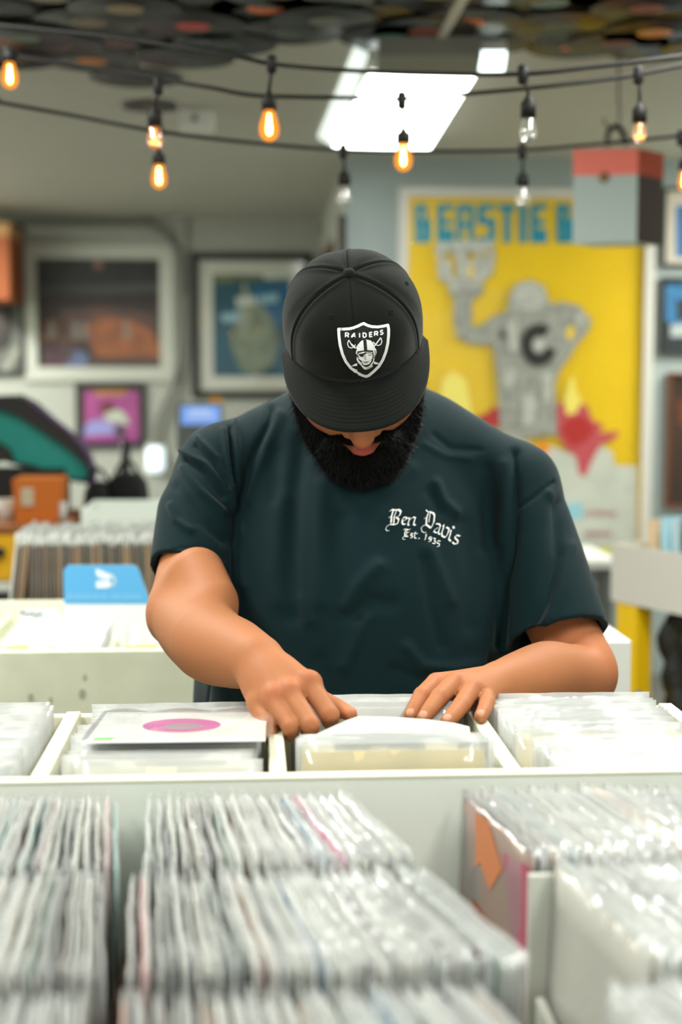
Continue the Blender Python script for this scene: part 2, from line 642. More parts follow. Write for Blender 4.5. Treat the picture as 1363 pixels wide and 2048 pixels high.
def np_obj(name, V, Q, m, parent, cols=None, **kw):
    me = bpy.data.meshes.new(name)
    og = np.array(WLOC[parent.name]) if parent is not None else np.array(kw.pop('origin'))
    me.vertices.add(len(V))
    me.vertices.foreach_set('co', (V - og).astype(np.float32).ravel())
    me.loops.add(Q.size)
    me.loops.foreach_set('vertex_index', Q.astype(np.int32).ravel())
    me.polygons.add(len(Q))
    me.polygons.foreach_set('loop_start', np.arange(0, Q.size, 4, dtype=np.int32))
    me.polygons.foreach_set('use_smooth', np.ones(len(Q), bool))
    me.update(calc_edges=True)
    me.materials.append(m)
    if cols is not None:
        ca = me.color_attributes.new('tint', 'FLOAT_COLOR', 'POINT')
        ca.data.foreach_set('color', np.concatenate([cols, np.ones((len(V), 1))], 1).astype(np.float32).ravel())
    o = bpy.data.objects.new(name, me)
    COL.objects.link(o)
    if parent is not None:
        o.parent = parent
    else:
        o.location = og
    WLOC[o.name] = Vector(og)
    return tag(o, **kw)


def to_px(V):
    d = V - np.array(CAM)
    z = d @ np.array(cF)
    return W / 2 + FPX * (d @ np.array(cR)) / z, H / 2 - FPX * (d @ np.array(cU)) / z


def seg_dist(x, y, pts):
    best = np.full(len(x), 1e9)
    for (ax, ay), (bx, by) in zip(pts[:-1], pts[1:]):
        dx, dy = bx - ax, by - ay
        t = np.clip(((x - ax) * dx + (y - ay) * dy) / (dx * dx + dy * dy), 0, 1)
        best = np.minimum(best, np.hypot(x - ax - t * dx, y - ay - t * dy))
    return best


# ------------------------------------------------------------------ the man: head frame
HC = P(708, 690, 1.90)
phi, roll = math.radians(50), math.radians(5)
hx0, hf0, hu0 = cR.copy(), -cFh, Vector((0, 0, 1))
hx = hx0 * math.cos(roll) + hu0 * math.sin(roll)
hu1 = hu0 * math.cos(roll) - hx0 * math.sin(roll)
hf = hf0 * math.cos(phi) - hu1 * math.sin(phi)
hu = hf0 * math.sin(phi) + hu1 * math.cos(phi)
HAX = [np.array(hx), np.array(hf), np.array(hu)]


def hd(x, f, u):
    return HC + hx * x + hf * f + hu * u


# ------------------------------------------------------------------ skin
RA = dict(S=P(440, 945, 2.08), E=P(368, 1222, 1.94), M=P(418, 1284, 1.81), W=P(512, 1322, 1.67))
LA = dict(S=P(1045, 985, 2.08), E=P(1160, 1342, 1.962), M=P(1092, 1352, 1.86), W=P(1005, 1370, 1.76))
B = Field((-.42, 1.48, .70), (.62, 2.36, 1.62), .0022)
# torso and neck (inside the shirt)
B.ell(P(722, 1060, 2.15), (.20, .11, .20), .03)
B.ell(P(722, 1300, 2.10), (.19, .12, .22), .05)
B.cone(P(560, 915, 2.14), P(880, 915, 2.14), .045, .045, .04)
B.cone(P(560, 915, 2.14), P(447, 950, 2.11), .045, .042, .03)
B.cone(P(880, 915, 2.14), P(1030, 985, 2.11), .045, .042, .03)
B.cone(hd(0, -.035, -.06), P(720, 930, 2.13), .062, .068, .03)
# skull, jaw, face
B.ell(hd(0, -.012, .035), (.075, .088, .082), .02, HAX)
B.ell(hd(0, .035, -.060), (.066, .064, .076), .03, HAX)
for sx in (-1, 1):
    B.ell(hd(sx * .043, .060, -.045), (.032, .028, .040), .02, HAX)
    B.ell(hd(sx * .031, .083, .004), (.016, .013, .011), .006, HAX)      # lidded eyes, looking down
    B.cone(hd(sx * .014, .098, .028), hd(sx * .05, .082, .026), .009, .008, .012)
    B.ell(hd(sx * .0170, .105, -.048), (.0105, .013, .010), .008, HAX)   # nostril wings
    B.ell(hd(sx * .082, -.008, -.004), (.010, .019, .032), .006, HAX)    # ears
    B.ell(hd(sx * .091, -.002, -.002), (.006, .010, .017), .004, HAX, cut=True)
B.cone(hd(0, .096, .022), hd(0, .121, -.038), .0095, .0138, .010)        # nose
B.ell(hd(0, .123, -.046), (.0140, .0125, .0125), .008, HAX)
LIPS = [hd(-.028, .090, -.089), hd(-.010, .104, -.0850), hd(0, .106, -.0860), hd(.010, .104, -.0850), hd(.028, .090, -.089)]
LIP2 = [hd(-.024, .091, -.092), hd(-.010, .105, -.0955), hd(0, .107, -.0965), hd(.010, .105, -.0955), hd(.024, .091, -.092)]
B.chain(LIPS, [.004, .006, .0055, .006, .004], .003)
B.chain(LIP2, [.003, .0052, .0058, .0052, .003], .003)
# arms
B.chain([P(447, 950, 2.10), P(398, 1090, 2.035), RA['E'] + cR * .003, RA['M'], P(468, 1306, 1.735), RA['W']], [.042, .048, .0480, .0500, .0430, .0325], .01, sub=14)
B.ell(P(332, 1236, 1.955), (.022, .03, .028), .03)
B.chain([P(395, 1150, 1.93), P(430, 1200, 1.88)], [.038, .030], .03)
B.chain([P(1030, 985, 2.10), P(1088, 1180, 2.045), LA['E'], LA['M'], P(1042, 1364, 1.80), LA['W']], [.042, .048, .0475, .0455, .0390, .0310], .01, sub=14)
B.ell(P(1186, 1352, 1.97), (.022, .03, .028), .03)
# right hand: closed, flicking through the singles
RM = [P(619, 1370, 1.605), P(581, 1390, 1.595), P(546, 1399, 1.597), P(516, 1410, 1.612)]
for i, m_ in enumerate(RM):
    B.cone(RA['W'].lerp(m_, .12), m_, .025 - .001 * i, (.0135, .0138, .0130, .0118)[i], .010)
B.ell(P(545, 1365, 1.645), (.030, .028, .026), .02)
RF = [
    ([RM[0], P(659, 1429, 1.575), P(660, 1443, 1.600), P(655, 1438, 1.615)], [.0126, .0106, .0096, .0084]),
    ([RM[1], P(621, 1450, 1.555), P(620, 1465, 1.585), P(614, 1461, 1.602)], [.0128, .0102, .0094, .0082]),
    ([RM[2], P(581, 1455, 1.562), P(581, 1469, 1.590), P(577, 1465, 1.606)], [.0117, .0098, .0090, .0078]),
    ([RM[3], P(536, 1450, 1.580), P(544, 1476, 1.575), P(546, 1485, 1.580)], [.0112, .0092, .0085, .0078]),
]
for pts, rs in RF:
    B.chain(pts, rs, .0015)
RT = [P(575, 1362, 1.66), P(635, 1398, 1.655), P(676, 1417, 1.635), P(700, 1428, 1.62)]
B.chain(RT, [.018, .0125, .0108, .0085], .004)
# left hand: laid flat on the tops of the singles
LM = [P(872, 1366, 1.70), P(908, 1366, 1.685), P(942, 1379, 1.68), P(972, 1392, 1.69)]
for i, m_ in enumerate(LM):
    B.cone(LA['W'].lerp(m_, .10), m_, .0235 - .001 * i, (.0125, .0128, .0122, .0112)[i], .010)
LF = [
    ([LM[0], P(843, 1391, 1.662), P(829, 1415, 1.643), P(820, 1431, 1.632)], [.0122, .0102, .0092, .0078]),
    ([LM[1], P(878, 1394, 1.645), P(857, 1422, 1.620), P(846, 1436, 1.610)], [.0125, .0106, .0095, .0080]),
    ([LM[2], P(922, 1411, 1.640), P(904, 1432, 1.612), P(893, 1443, 1.600)], [.0120, .0104, .0094, .0080]),
    ([LM[3], P(973, 1407, 1.655), P(966, 1424, 1.628), P(960, 1433, 1.615)], [.0108, .0094, .0086, .0075]),
]
for pts, rs in LF:
    B.chain(pts, rs, .0015)
B.chain([P(975, 1395, 1.75), P(905, 1422, 1.715), P(868, 1432, 1.69), P(848, 1438, 1.675)], [.018, .0125, .011, .0085], .004)
for pts, rs in RF + LF:                  # knuckle bulges
    B.ell(pts[1], np.ones(3) * (rs[1] + .0006), .002)
for pts, rs in RF:
    B.ell(Vector(pts[0]) + cU * .003, np.ones(3) * (rs[0] + .0012), .006)
V, Q = B.mesh()
V = relax(V, Q, 2, .5)
del B
N = normals(V, Q)
px, py = to_px(V)
base = np.array(lin((171, 111, 74)))
cols = np.tile(base, (len(V), 1))


def blot(cn, r, rgb, w=1.0):
    global cols
    d = np.linalg.norm(V - np.array(cn), axis=1)
    f = (w * np.exp(-(d / r) ** 2))[:, None]
    cols = cols * (1 - f) + np.array(lin(rgb)) * f


for pts, rs in RF[:3]:
    blot(Vector(pts[0]) + cU * .008 - cF * .008, .011, (176, 92, 62), .4)
for pts, rs in RF + LF:
    blot(Vector(pts[1]) - cF * .008, .007, (172, 98, 66), .4)
for pts, rs in LF:
    blot(Vector(pts[0]) - cF * .006 + cU * .008, .009, (184, 108, 74), .4)
    blot(Vector(pts[2]) - cF * .006, .006, (172, 98, 66), .4)
blot(RA['E'], .05, (196, 118, 78), .4)
blot(LA['E'], .07, (190, 108, 66), .6)
blot(RT[3], .012, (222, 140, 104), .6)
for lp in (LIPS, LIP2):
    for i in range(len(lp) - 1):
        for t_ in (0, .35, .7):
            blot(Vector(lp[i]).lerp(Vector(lp[i + 1]), t_), .0078, (178, 84, 76), .55)
blot(hd(0, .134, -.044), .012, (222, 134, 92), .5)
# nails: paler, pushed in a little at the cuticle
for pts, rs in LF:
    tip, dip = np.array(pts[3]), np.array(pts[2])
    ax = (tip - dip) / np.linalg.norm(tip - dip)
    upv = np.array(cU) * .75 - np.array(cF) * .65
    upv -= ax * (upv @ ax)
    upv /= np.linalg.norm(upv)
    sdv = np.cross(ax, upv)
    c_ = tip + ax * .0035 + upv * rs[3]
    e = np.sqrt((((V - c_) @ ax) / .0072) ** 2 + (((V - c_) @ sdv) / .0056) ** 2 + (((V - c_) @ upv) / .005) ** 2)
    f = np.clip((1.0 - e) * 6, 0, 1)[:, None]
    cols = cols * (1 - f) + np.array(lin((206, 146, 118))) * f
    V += N * (.0006 * np.clip((1.0 - e) * 5, 0, 1) - .0005 * np.exp(-((e - 1.08) / .12) ** 2))[:, None]
# creases over the finger joints, tendons on the back of the hands
for pts, rs in LF + RF:
    for j in (1, 2):
        a0, a1 = np.array(pts[j - 1]), np.array(pts[j])
        ax = (np.array(pts[j + 1]) - a0)
        ax /= np.linalg.norm(ax)
        for off in (-.0028, 0, .0028):
            dd = np.abs((V - a1) @ ax - off)
            near = np.linalg.norm(V - a1, axis=1) < rs[j] * 1.5
            V -= N * (.0004 * np.exp(-(dd / .0007) ** 2) * near)[:, None]
for wr, ms in ((RA['W'], RM), (LA['W'], LM)):
    for m_ in ms:
        a0, a1 = np.array(wr), np.array(m_)
        d_ = a1 - a0
        t_ = np.clip((V - a0) @ d_ / (d_ @ d_), .25, 1)
        dd = np.linalg.norm(V - a0 - t_[:, None] * d_ - np.array(cU) * .013 + np.array(cF) * .010, axis=1)
        V += N * (.0011 * np.exp(-(dd / .0075) ** 2))[:, None]
m_skin = mat('warm_tan_skin', None, .6, spec=.2, bump=(900, .10), sss=.12, attr='tint')
mroot = P(722, 1300, 2.10)
man = np_obj('person', V, Q, m_skin, None, cols, origin=(mroot.x, mroot.y, 0), label='bearded man in a flat black cap and dark t-shirt looking down at the singles', cat='person')

# ------------------------------------------------------------------ t-shirt
T = Field((-.46, 1.76, .62), (.66, 2.45, 1.48), .003)
T.ell(P(722, 1040, 2.145), (.235, .150, .215), .04)
T.ell(P(722, 1275, 2.095), (.232, .165, .25), .07)
T.cone(P(715, 1420, 2.11), P(715, 1640, 2.13), .205, .215, .06, flat=(np.array(cFh), 1.25))
T.cone(P(415, 1520, 2.14), P(470, 1290, 2.14), .03, .05, .05)
T.cone(P(622, 886, 2.14), P(836, 886, 2.14), .062, .062, .03)
T.chain([P(600, 884, 2.135), P(520, 905, 2.11), P(447, 938, 2.09)], [.058, .060, .064], .03)
T.chain([P(836, 886, 2.135), P(930, 920, 2.11), P(1030, 972, 2.09)], [.060, .062, .062], .03)
T.chain([P(447, 938, 2.09), P(400, 1030, 2.05), P(386, 1140, 2.01), P(380, 1185, 2.0)], [.064, .062, .062, .063], .02)
T.chain([P(1030, 972, 2.09), P(1068, 1090, 2.055), P(1112, 1262, 2.0), P(1122, 1310, 1.985)], [.062, .064, .0725, .0750], .016)
# cut the sleeves at the hems and hollow them
nR = (P(380, 1185, 1.97) - P(420, 1060, 2.0)).normalized()
nR = (nR - cF * .35 - cR * .10).normalized()
hR = P(386, 1128, 1.97)
c_ = np.array(P(385, 1180, 2.0))
T.plane_cut(np.array(hR), np.array(nR), c_ - np.array((.115, .14, .12)), c_ + np.array((.055, .14, .10)))
nL = (P(1122, 1310, 2.01) - P(1068, 1090, 2.06)).normalized()
nL = (nL - cF * .15).normalized()
hL = P(1112, 1268, 1.98)
c_ = np.array(P(1140, 1330, 2.0))
T.plane_cut(np.array(hL), np.array(nL), c_ - np.array((.115, .14, .13)), c_ + np.array((.14, .14, .13)))
T.chain([P(393, 1085, 2.03), P(380, 1200, 1.99)], [.052, .0595], .004, cut=True)
T.chain([P(1097, 1205, 2.02), P(1124, 1330, 1.98)], [.058, .0705], .004, cut=True)
T.plane_cut(np.array((0, 0, .66)), np.array((0, 0, -1)), (-1, 1, .5), (1, 3, .8))
TV, TQ = T.mesh()
del T
TV = relax(TV, TQ, 2, .5)
FOLDS = [
    ([(541, 816), (536, 845), (510, 900), (488, 966), (473, 1010), (470, 1083), (470, 1170)], -.0075, 7),
    ([(560, 830), (530, 905), (505, 970), (490, 1012), (488, 1085), (490, 1170)], .0050, 11),
    ([(365, 904), (411, 929), (448, 973), (468, 1017)], .0088, 6), ([(372, 922), (410, 948), (446, 994)], -.0064, 5),
    ([(396, 878), (437, 918), (460, 966), (470, 1006)], .0072, 5), ([(390, 892), (428, 930), (455, 975)], -.0056, 4),
    ([(448, 860), (455, 911), (466, 973)], .0072, 5), ([(459, 856), (464, 911), (470, 965)], -.0072, 4),
    ([(472, 845), (475, 911), (475, 980)], .0072, 5), ([(367, 937), (400, 981), (446, 1025)], .0072, 7),
    ([(341, 1012), (352, 1040), (380, 1060)], .0056, 7), ([(350, 975), (400, 1040), (450, 1080)], -.0056, 12),
    ([(547, 905), (543, 995)], -.0060, 17), ([(604, 880), (590, 973), (584, 1083), (580, 1170), (585, 1230)], -.0090, 18),
    ([(560, 1000), (552, 1150), (560, 1200)], .0045, 20), ([(642, 973), (638, 1083), (640, 1200)], .0050, 20),
    ([(679, 1040), (675, 1160), (680, 1230)], -.0060, 20), ([(755, 1130), (712, 1175), (690, 1210)], .0070, 16),
    ([(730, 1235), (712, 1280), (690, 1330)], .0070, 15), ([(780, 1205), (740, 1200), (715, 1230)], -.0070, 16),
    ([(872, 968), (887, 1004), (912, 1025)], .0055, 11), ([(860, 985), (880, 1020)], -.0035, 11),
    ([(821, 937), (784, 970), (750, 990)], .0040, 14), ([(975, 940), (978, 1020), (972, 1090)], -.0060, 17),
    ([(1005, 930), (1006, 1010), (1000, 1080)], .0045, 12), ([(1030, 905), (1030, 1010), (1022, 1102), (1006, 1164), (1000, 1290)], -.0110, 9),
    ([(1107, 964), (1066, 995), (1036, 1014)], -.0045, 3.5), ([(1096, 985), (1110, 1000)], .0035, 9),
    ([(1114, 1005), (1114, 1110), (1088, 1205), (1050, 1280)], -.0090, 13), ([(1140, 1095), (1120, 1180), (1085, 1255)], .0050, 15),
    ([(850, 1120), (862, 1212), (883, 1290)], -.0050, 12), ([(857, 1100), (880, 1150), (900, 1200)], .0045, 14),
    ([(813, 1295), (843, 1332), (905, 1337), (960, 1330)], .0065, 12), ([(790, 1340), (840, 1360), (920, 1362)], -.0050, 12),
    ([(930, 1050), (945, 1140), (940, 1250)], -.0050, 20), ([(770, 1060), (760, 1110)], -.0040, 20),
    ([(868, 870), (900, 895), (960, 900)], -.0025, 6), ([(850, 890), (890, 912), (940, 918)], .0025, 7),
    ([(1130, 1243), (1170, 1235), (1214, 1238)], -.0018, 2.5), ([(318, 1110), (360, 1096), (405, 1094), (452, 1118)], -.0016, 2.5),
    ([(420, 1370), (412, 1430)], -.0020, 3), ([(640, 1320), (660, 1390)], -.005, 16), ([(620, 1240), (600, 1200)], .004, 14),
]
tn = normals(TV, TQ)
tx, ty = to_px(TV)
fr_ = np.clip(-(tn @ np.array(cF)) * 2.2 + .25, 0, 1)
dsp = np.zeros(len(TV))
for pts, amp, wd in FOLDS:
    dsp += amp * np.exp(-(seg_dist(tx, ty, pts) / wd) ** 2)
TV = TV + tn * (dsp * fr_)[:, None]
TV = relax(TV, TQ, 1, .4)
m_shirt = mat('dark_teal_cotton', (9, 33, 37), .85, spec=.15, bump=(1400, .18), sheen=.08)
shirt = np_obj('t_shirt', TV, TQ, m_shirt, man, label='dark teal-black short sleeved t-shirt')
tb = BVHTree.FromPolygons([Vector(v) for v in TV], [tuple(int(i) for i in q_) for q_ in TQ])


def on_surf(bvh, x, y, lift):
    o, d = CAM, ray(x, y).normalized()
    hit = bvh.ray_cast(o, d)
    if hit[0] is None:
        return None
    n = hit[1]
    if n.dot(d) > 0:
        n = -n
    return hit[0] + n * lift


def split_poly(poly, mx):
    """fan of small triangles of a 2D polygon, so that it can follow a curved surface"""
    from mathutils.geometry import tessellate_polygon
    tris = [[Vector((*poly[i], 0)) for i in t] for t in tessellate_polygon([[Vector((*p, 0)) for p in poly]])]
    out = []
    while tris:
        t = tris.pop()
        e = [(t[(i + 1) % 3] - t[i]).length for i in range(3)]
        k = e.index(max(e))
        if e[k] > mx:
            m_ = (t[k] + t[(k + 1) % 3]) / 2
            tris += [[t[k], m_, t[(k + 2) % 3]], [m_, t[(k + 1) % 3], t[(k + 2) % 3]]]
        else:
            out.append(t)
    return out


def decal(mb, bvh, poly, lift, mi=0, mx=9):
    for t in split_poly(poly, mx):
        ps = [on_surf(bvh, p.x, p.y, lift) for p in t]
        if None not in ps:
            mb.add(ps, [(0, 1, 2)], mi)


def stroke_polys(pts, w):
    """constant-width stroke as quads with round-ish joints"""
    out = []
    ws = w if isinstance(w, (list, tuple)) else [w] * len(pts)
    for i in range(len(pts) - 1):
        (ax, ay), (bx, by) = pts[i], pts[i + 1]
        dx, dy = bx - ax, by - ay
        L = math.hypot(dx, dy) or 1
        nx, ny = -dy / L, dx / L
        a, b = ws[i] / 2, ws[i + 1] / 2
        out.append([(ax + nx * a, ay + ny * a), (bx + nx * b, by + ny * b), (bx - nx * b, by - ny * b), (ax - nx * a, ay - ny * a)])
    for i in range(1, len(pts) - 1):
        r = ws[i] / 2
        out.append([(pts[i][0] + r * math.cos(k * math.pi / 4), pts[i][1] + r * math.sin(k * math.pi / 4)) for k in range(8)])
    return out


def nib_polys(pts, w, ang=-42):
    """broad-nib pen stroke: each segment swept by a slanted nib"""
    nx, ny = math.cos(math.radians(ang)) * w / 2, math.sin(math.radians(ang)) * w / 2
    out = []
    for (ax, ay), (bx, by) in zip(pts[:-1], pts[1:]):
        q_ = [(ax + nx, ay + ny), (bx + nx, by + ny), (bx - nx, by - ny), (ax - nx, ay - ny)]
        ar = sum(q_[i][0] * q_[(i + 1) % 4][1] - q_[(i + 1) % 4][0] * q_[i][1] for i in range(4)) / 2
        if abs(ar) > w * .8:
            out.append(q_)
        out += stroke_polys([(ax, ay), (bx, by)], 5)
    return out


# lettering on the chest, drawn with a broad nib (coordinates of an enlarged crop)
BLACKLETTER = [
    (30, [(236, 268), (262, 246), (300, 252), (350, 246), (378, 270), (362, 318), (330, 338)]), (24, [(318, 338), (352, 366), (336, 420), (290, 430), (250, 424)]),
    (30, [(282, 256), (262, 330), (258, 408)]), (22, [(322, 262), (296, 330), (290, 418)]), (18, [(262, 322), (226, 346)]), (10, [(300, 436), (240, 430), (204, 450), (190, 486), (208, 510), (238, 504)]),
    (24, [(412, 340), (392, 380), (396, 420), (424, 430), (440, 418)]), (22, [(412, 340), (446, 342), (446, 366), (404, 388)]),
    (22, [(452, 352), (486, 350), (470, 400), (464, 434), (480, 440)]), (20, [(488, 372), (530, 336)]), (24, [(530, 338), (556, 346), (542, 392), (534, 428), (558, 440)]),
    (14, [(688, 248), (706, 272), (742, 274)]), (24, [(730, 272), (778, 290), (792, 320), (784, 400), (752, 470)]), (26, [(716, 286), (694, 350), (690, 430), (748, 474)]), (14, [(740, 288), (722, 400)]),
    (18, [(700, 336), (664, 356)]), (10, [(712, 440), (660, 440), (628, 470), (634, 512), (664, 532), (690, 524)]),
    (22, [(810, 420), (848, 424), (866, 446), (846, 500), (838, 540), (862, 552)]), (20, [(838, 468), (796, 492), (784, 516), (816, 534), (840, 520)]),
    (24, [(888, 452), (908, 432), (900, 480), (882, 530), (884, 570), (924, 590)]), (24, [(938, 462), (972, 484), (958, 536), (930, 588)]),
    (24, [(974, 512), (996, 500), (984, 560), (966, 610), (992, 636)]), (26, [(1018, 452), (1034, 478)]),
    (22, [(1104, 574), (1064, 560), (1042, 582), (1052, 606), (1078, 630), (1076, 664), (1040, 672), (1012, 648)]),
    (16, [(412, 492), (440, 486), (470, 496), (496, 486)]), (18, [(436, 494), (424, 540), (428, 574), (466, 578)]), (12, [(452, 496), (444, 574)]), (12, [(440, 534), (480, 526)]), (7, [(446, 580), (412, 580), (396, 598), (408, 616), (432, 610)]),
    (15, [(526, 546), (504, 538), (496, 556), (522, 576), (518, 592), (494, 594)]), (15, [(558, 520), (546, 560), (546, 594), (568, 602)]), (10, [(536, 536), (584, 544)]), (18, [(596, 600), (606, 604)]),
    (16, [(676, 562), (692, 548), (684, 590), (674, 622)]), (15, [(752, 586), (728, 584), (722, 608), (748, 616), (756, 590), (748, 636), (720, 644)]),
    (14, [(776, 598), (806, 606), (788, 626), (804, 642), (796, 668), (766, 662)]), (14, [(866, 636), (836, 630), (822, 658), (850, 668), (852, 696), (822, 704)]),
]
mb = MB()
for j, (w_, pts) in enumerate(BLACKLETTER):
    for poly in nib_polys(pts, w_):
        decal(mb, tb, [(740 + x / 6.195, 980 + y / 6.195) for x, y in poly], .0008 + .00002 * (j % 9), 0, 6)
obj('chest_lettering', mb, mat('white_print_ink', (238, 240, 236), .7), shirt, label='white blackletter print on the chest', fix=False)

# trousers and shoes (behind the bins)
mb = Field((-.30, 1.85, 0.0), (.42, 2.48, .80), .008)
hip = P(715, 1700, 2.14)
mb.cone((hip.x - .09, hip.y, .72), (hip.x + .11, hip.y, .72), .13, .13, .05)
for sx in (-1, 1):
    mb.chain([(hip.x + sx * .10, hip.y, .72), (hip.x + sx * .12, hip.y - .02, .46), (hip.x + sx * .13, hip.y, .09)], [.105, .085, .075], .03)
LV, LQ = mb.mesh()
np_obj('trousers', LV, LQ, mat('black_denim', (26, 27, 30), .85, bump=(700, .2)), man, label='black trousers')
for sx in (-1, 1):
    sh = Field((hip.x + sx * .13 - .09, 1.7, -.01), (hip.x + sx * .13 + .09, 2.4, .16), .006)
    sh.chain([(hip.x + sx * .13, hip.y + .03, .055), (hip.x + sx * .14, hip.y - .10, .045), (hip.x + sx * .145, hip.y - .19, .038)], [.05, .045, .036], .02)
    sh.plane_cut((0, 0, .004), (0, 0, -1), (-1, 1, -.1), (1, 3, .1))
    LV, LQ = sh.mesh()
    np_obj('shoe', LV, LQ, mat('black_shoe_leather', (22, 22, 22), .5), man)

# ------------------------------------------------------------------ beard
F = Field(tuple(HC - Vector((.16, .22, .30))), tuple(HC + Vector((.16, .16, .08))), .0025)
for sx in (-1, 1):
    F.chain([hd(sx * .077, .000, .010), hd(sx * .079, .004, -.035), hd(sx * .076, .022, -.088), hd(sx * .053, .060, -.130), hd(0, .078, -.142)], [.007, .010, .014, .021, .028], .012, sub=3)
    F.chain([hd(0, .1065, -.0690), hd(sx * .016, .105, -.0725), hd(sx * .033, .090, -.083), hd(sx * .043, .078, -.112)], [.0035, .0052, .0070, .012], .006, sub=3)
F.ell(hd(0, .078, -.140), (.056, .034, .038), .02, HAX)
F.ell(hd(0, .074, -.152), (.050, .036, .032), .02, HAX)
F.ell(hd(0, .125, -.0905), (.0160, .040, .0046), .003, HAX, cut=True)     # the mouth stays free
FV, FQ = F.mesh()
del F
FV = relax(FV, FQ, 2, .5)
fn = normals(FV, FQ)
nr = np.random.RandomState(3)
FV = FV + fn * (nr.rand(len(FV)) * .0016)[:, None]
m_beard = mat('black_beard_hair', (5, 5, 5), .7, spec=.08, bump=(500, .6))
beard = np_obj('beard', FV, FQ, m_beard, man, label='full black beard and moustache')
mb = MB()
cand = nr.permutation(len(FV))
mouth = np.array(hd(0, .112, -.093))
done = 0
bax = np.array(hf) * .35 - np.array(hu) * .8 - np.array((0, 0, .35))
for i in cand:
    if done > 5200:
        break
    p, n_ = FV[i], fn[i]
    if np.linalg.norm(p - mouth) < .016 or (n_ @ np.array(cF)) > .35:
        continue
    done += 1
    L = .005 + .010 * nr.rand() ** 1.5
    d1 = n_ * (.55 + .3 * nr.rand()) + bax * .7 + nr.randn(3) * .33
    d1 /= np.linalg.norm(d1)
    d2 = d1 + nr.randn(3) * .45 - np.array((0, 0, .2))
    d2 /= np.linalg.norm(d2)
    s_ = np.cross(d1, np.array(cF))
    s_ /= (np.linalg.norm(s_) + 1e-9)
    r_ = .00028
    b_ = p - n_ * .001
    mid, end = b_ + d1 * L * .6, b_ + d1 * L * .6 + d2 * L * .5
    t2 = np.cross(d1, s_)
    ring_ = lambda c0, r0: [c0 + s_ * r0, c0 - s_ * r0 * .5 + t2 * r0 * .87, c0 - s_ * r0 * .5 - t2 * r0 * .87]
    mb.add(ring_(b_, r_) + ring_(mid, r_ * .85) + [end], [(0, 1, 4, 3), (1, 2, 5, 4), (2, 0, 3, 5), (3, 4, 6), (4, 5, 6), (5, 3, 6)], 0, True)
o = obj('beard_strands', mb, mat('beard_strand', (16, 15, 14), .45, spec=.3), beard, fix=False, kind='stuff')
# ------------------------------------------------------------------ cap
NA, NT = 144, 40


def rim(th):
    return .0915 * math.sin(th), (.108 if math.cos(th) > 0 else .100) * math.cos(th), .022 + .028 * math.cos(th)


def crown(th, tau, out=0.0):
    x, f, u = rim(th)
    cs = math.cos(th)
    n = 2.75 + .35 * cs
    s, h = math.cos(tau) ** (2 / n), math.sin(tau) ** (2 / n)
    top = .1355
    uu = u + (top - u) * h
    bulge = 1 + .035 * math.sin(2 * tau) * (1 if cs < .3 else .7)
    sx, sf = x * s * bulge, f * s * bulge
    if cs > 0:
        sf += .004 * cs * math.sin(tau)
    # six panel seams
    rr = math.hypot(x, f) * s
    for k in range(6):
        t0 = (0, 62, 118, 180, 242, 298)[k]
        d = (math.degrees(th) - t0 + 180) % 360 - 180
        arc_ = math.radians(abs(d)) * max(rr, .004)
        out += (.0011 * math.exp(-((arc_ - .0035) / .0022) ** 2) - .0012 * math.exp(-(arc_ / .0012) ** 2)) * min(1, rr / .02)
        out -= .0022 * math.exp(-(arc_ / .012) ** 2) * math.sin(2 * tau) * (k in (1, 5))
    out += .0012 * math.sin(th * 5 + 1.3) * math.sin(tau) ** 2 * (cs < .4)
    r_ = math.hypot(sx, sf) or 1e-6
    sx += sx / r_ * out
    sf += sf / r_ * out
    uu += out * .7 * h
    return hd(sx, sf, uu)


mb = MB()
ths = []
for i in range(NA):
    ths.append(2 * math.pi * i / NA)
seam = []
for t0 in (0, 62, 118, 180, 242, 298):   # extra columns next to the seams
    for e in (-3.4, -2.2, -1.1, -.45, 0, .45, 1.1, 2.2, 3.4):
        seam.append(math.radians((t0 + e) % 360))
ths = sorted(set(round(t, 6) for t in ths + seam))
n = len(ths)
vs, fs = [], []
for j in range(NT):
    tau = (math.pi / 2) * (j / (NT - 1)) ** 1.0 * .985
    for th in ths:
        vs.append(crown(th, tau))
vs.append(hd(0, .0, .136))
for j in range(NT - 1):
    for i in range(n):
        k = (i + 1) % n
        fs.append((j * n + i, j * n + k, (j + 1) * n + k, (j + 1) * n + i))
for i in range(n):
    fs.append(((NT - 1) * n + i, (NT - 1) * n + (i + 1) % n, NT * n))
# turned-in band inside
o = len(vs)
for th in ths:
    x, f, u = rim(th)
    vs.append(hd(x * .965, f * .965, u + .001))
for th in ths:
    x, f, u = rim(th)
    vs.append(hd(x * .955, f * .955, u + .03))
for i in range(n):
    k = (i + 1) % n
    fs += [(i, o + i, o + k, k), (o + i, o + n + i, o + n + k, o + k)]
mb.add(vs, fs, 0, True)
m_cap = mat('black_cap_twill', (13, 17, 12), .88, spec=.15, bump=(2200, .35), sheen=.10)
cap = obj('cap', mb, m_cap, man, label='black flat-brim cap')
cb = BVHTree.FromPolygons(vs, fs)

# button
mb = MB()
mb.lathe([(0.0075, -.003), (.0085, 0), (.0078, .0025), (.0055, .0042), (.0025, .0050), (0, .0052)], hd(0, 0, .135), hu, 18)
obj('button', mb, m_cap, cap)


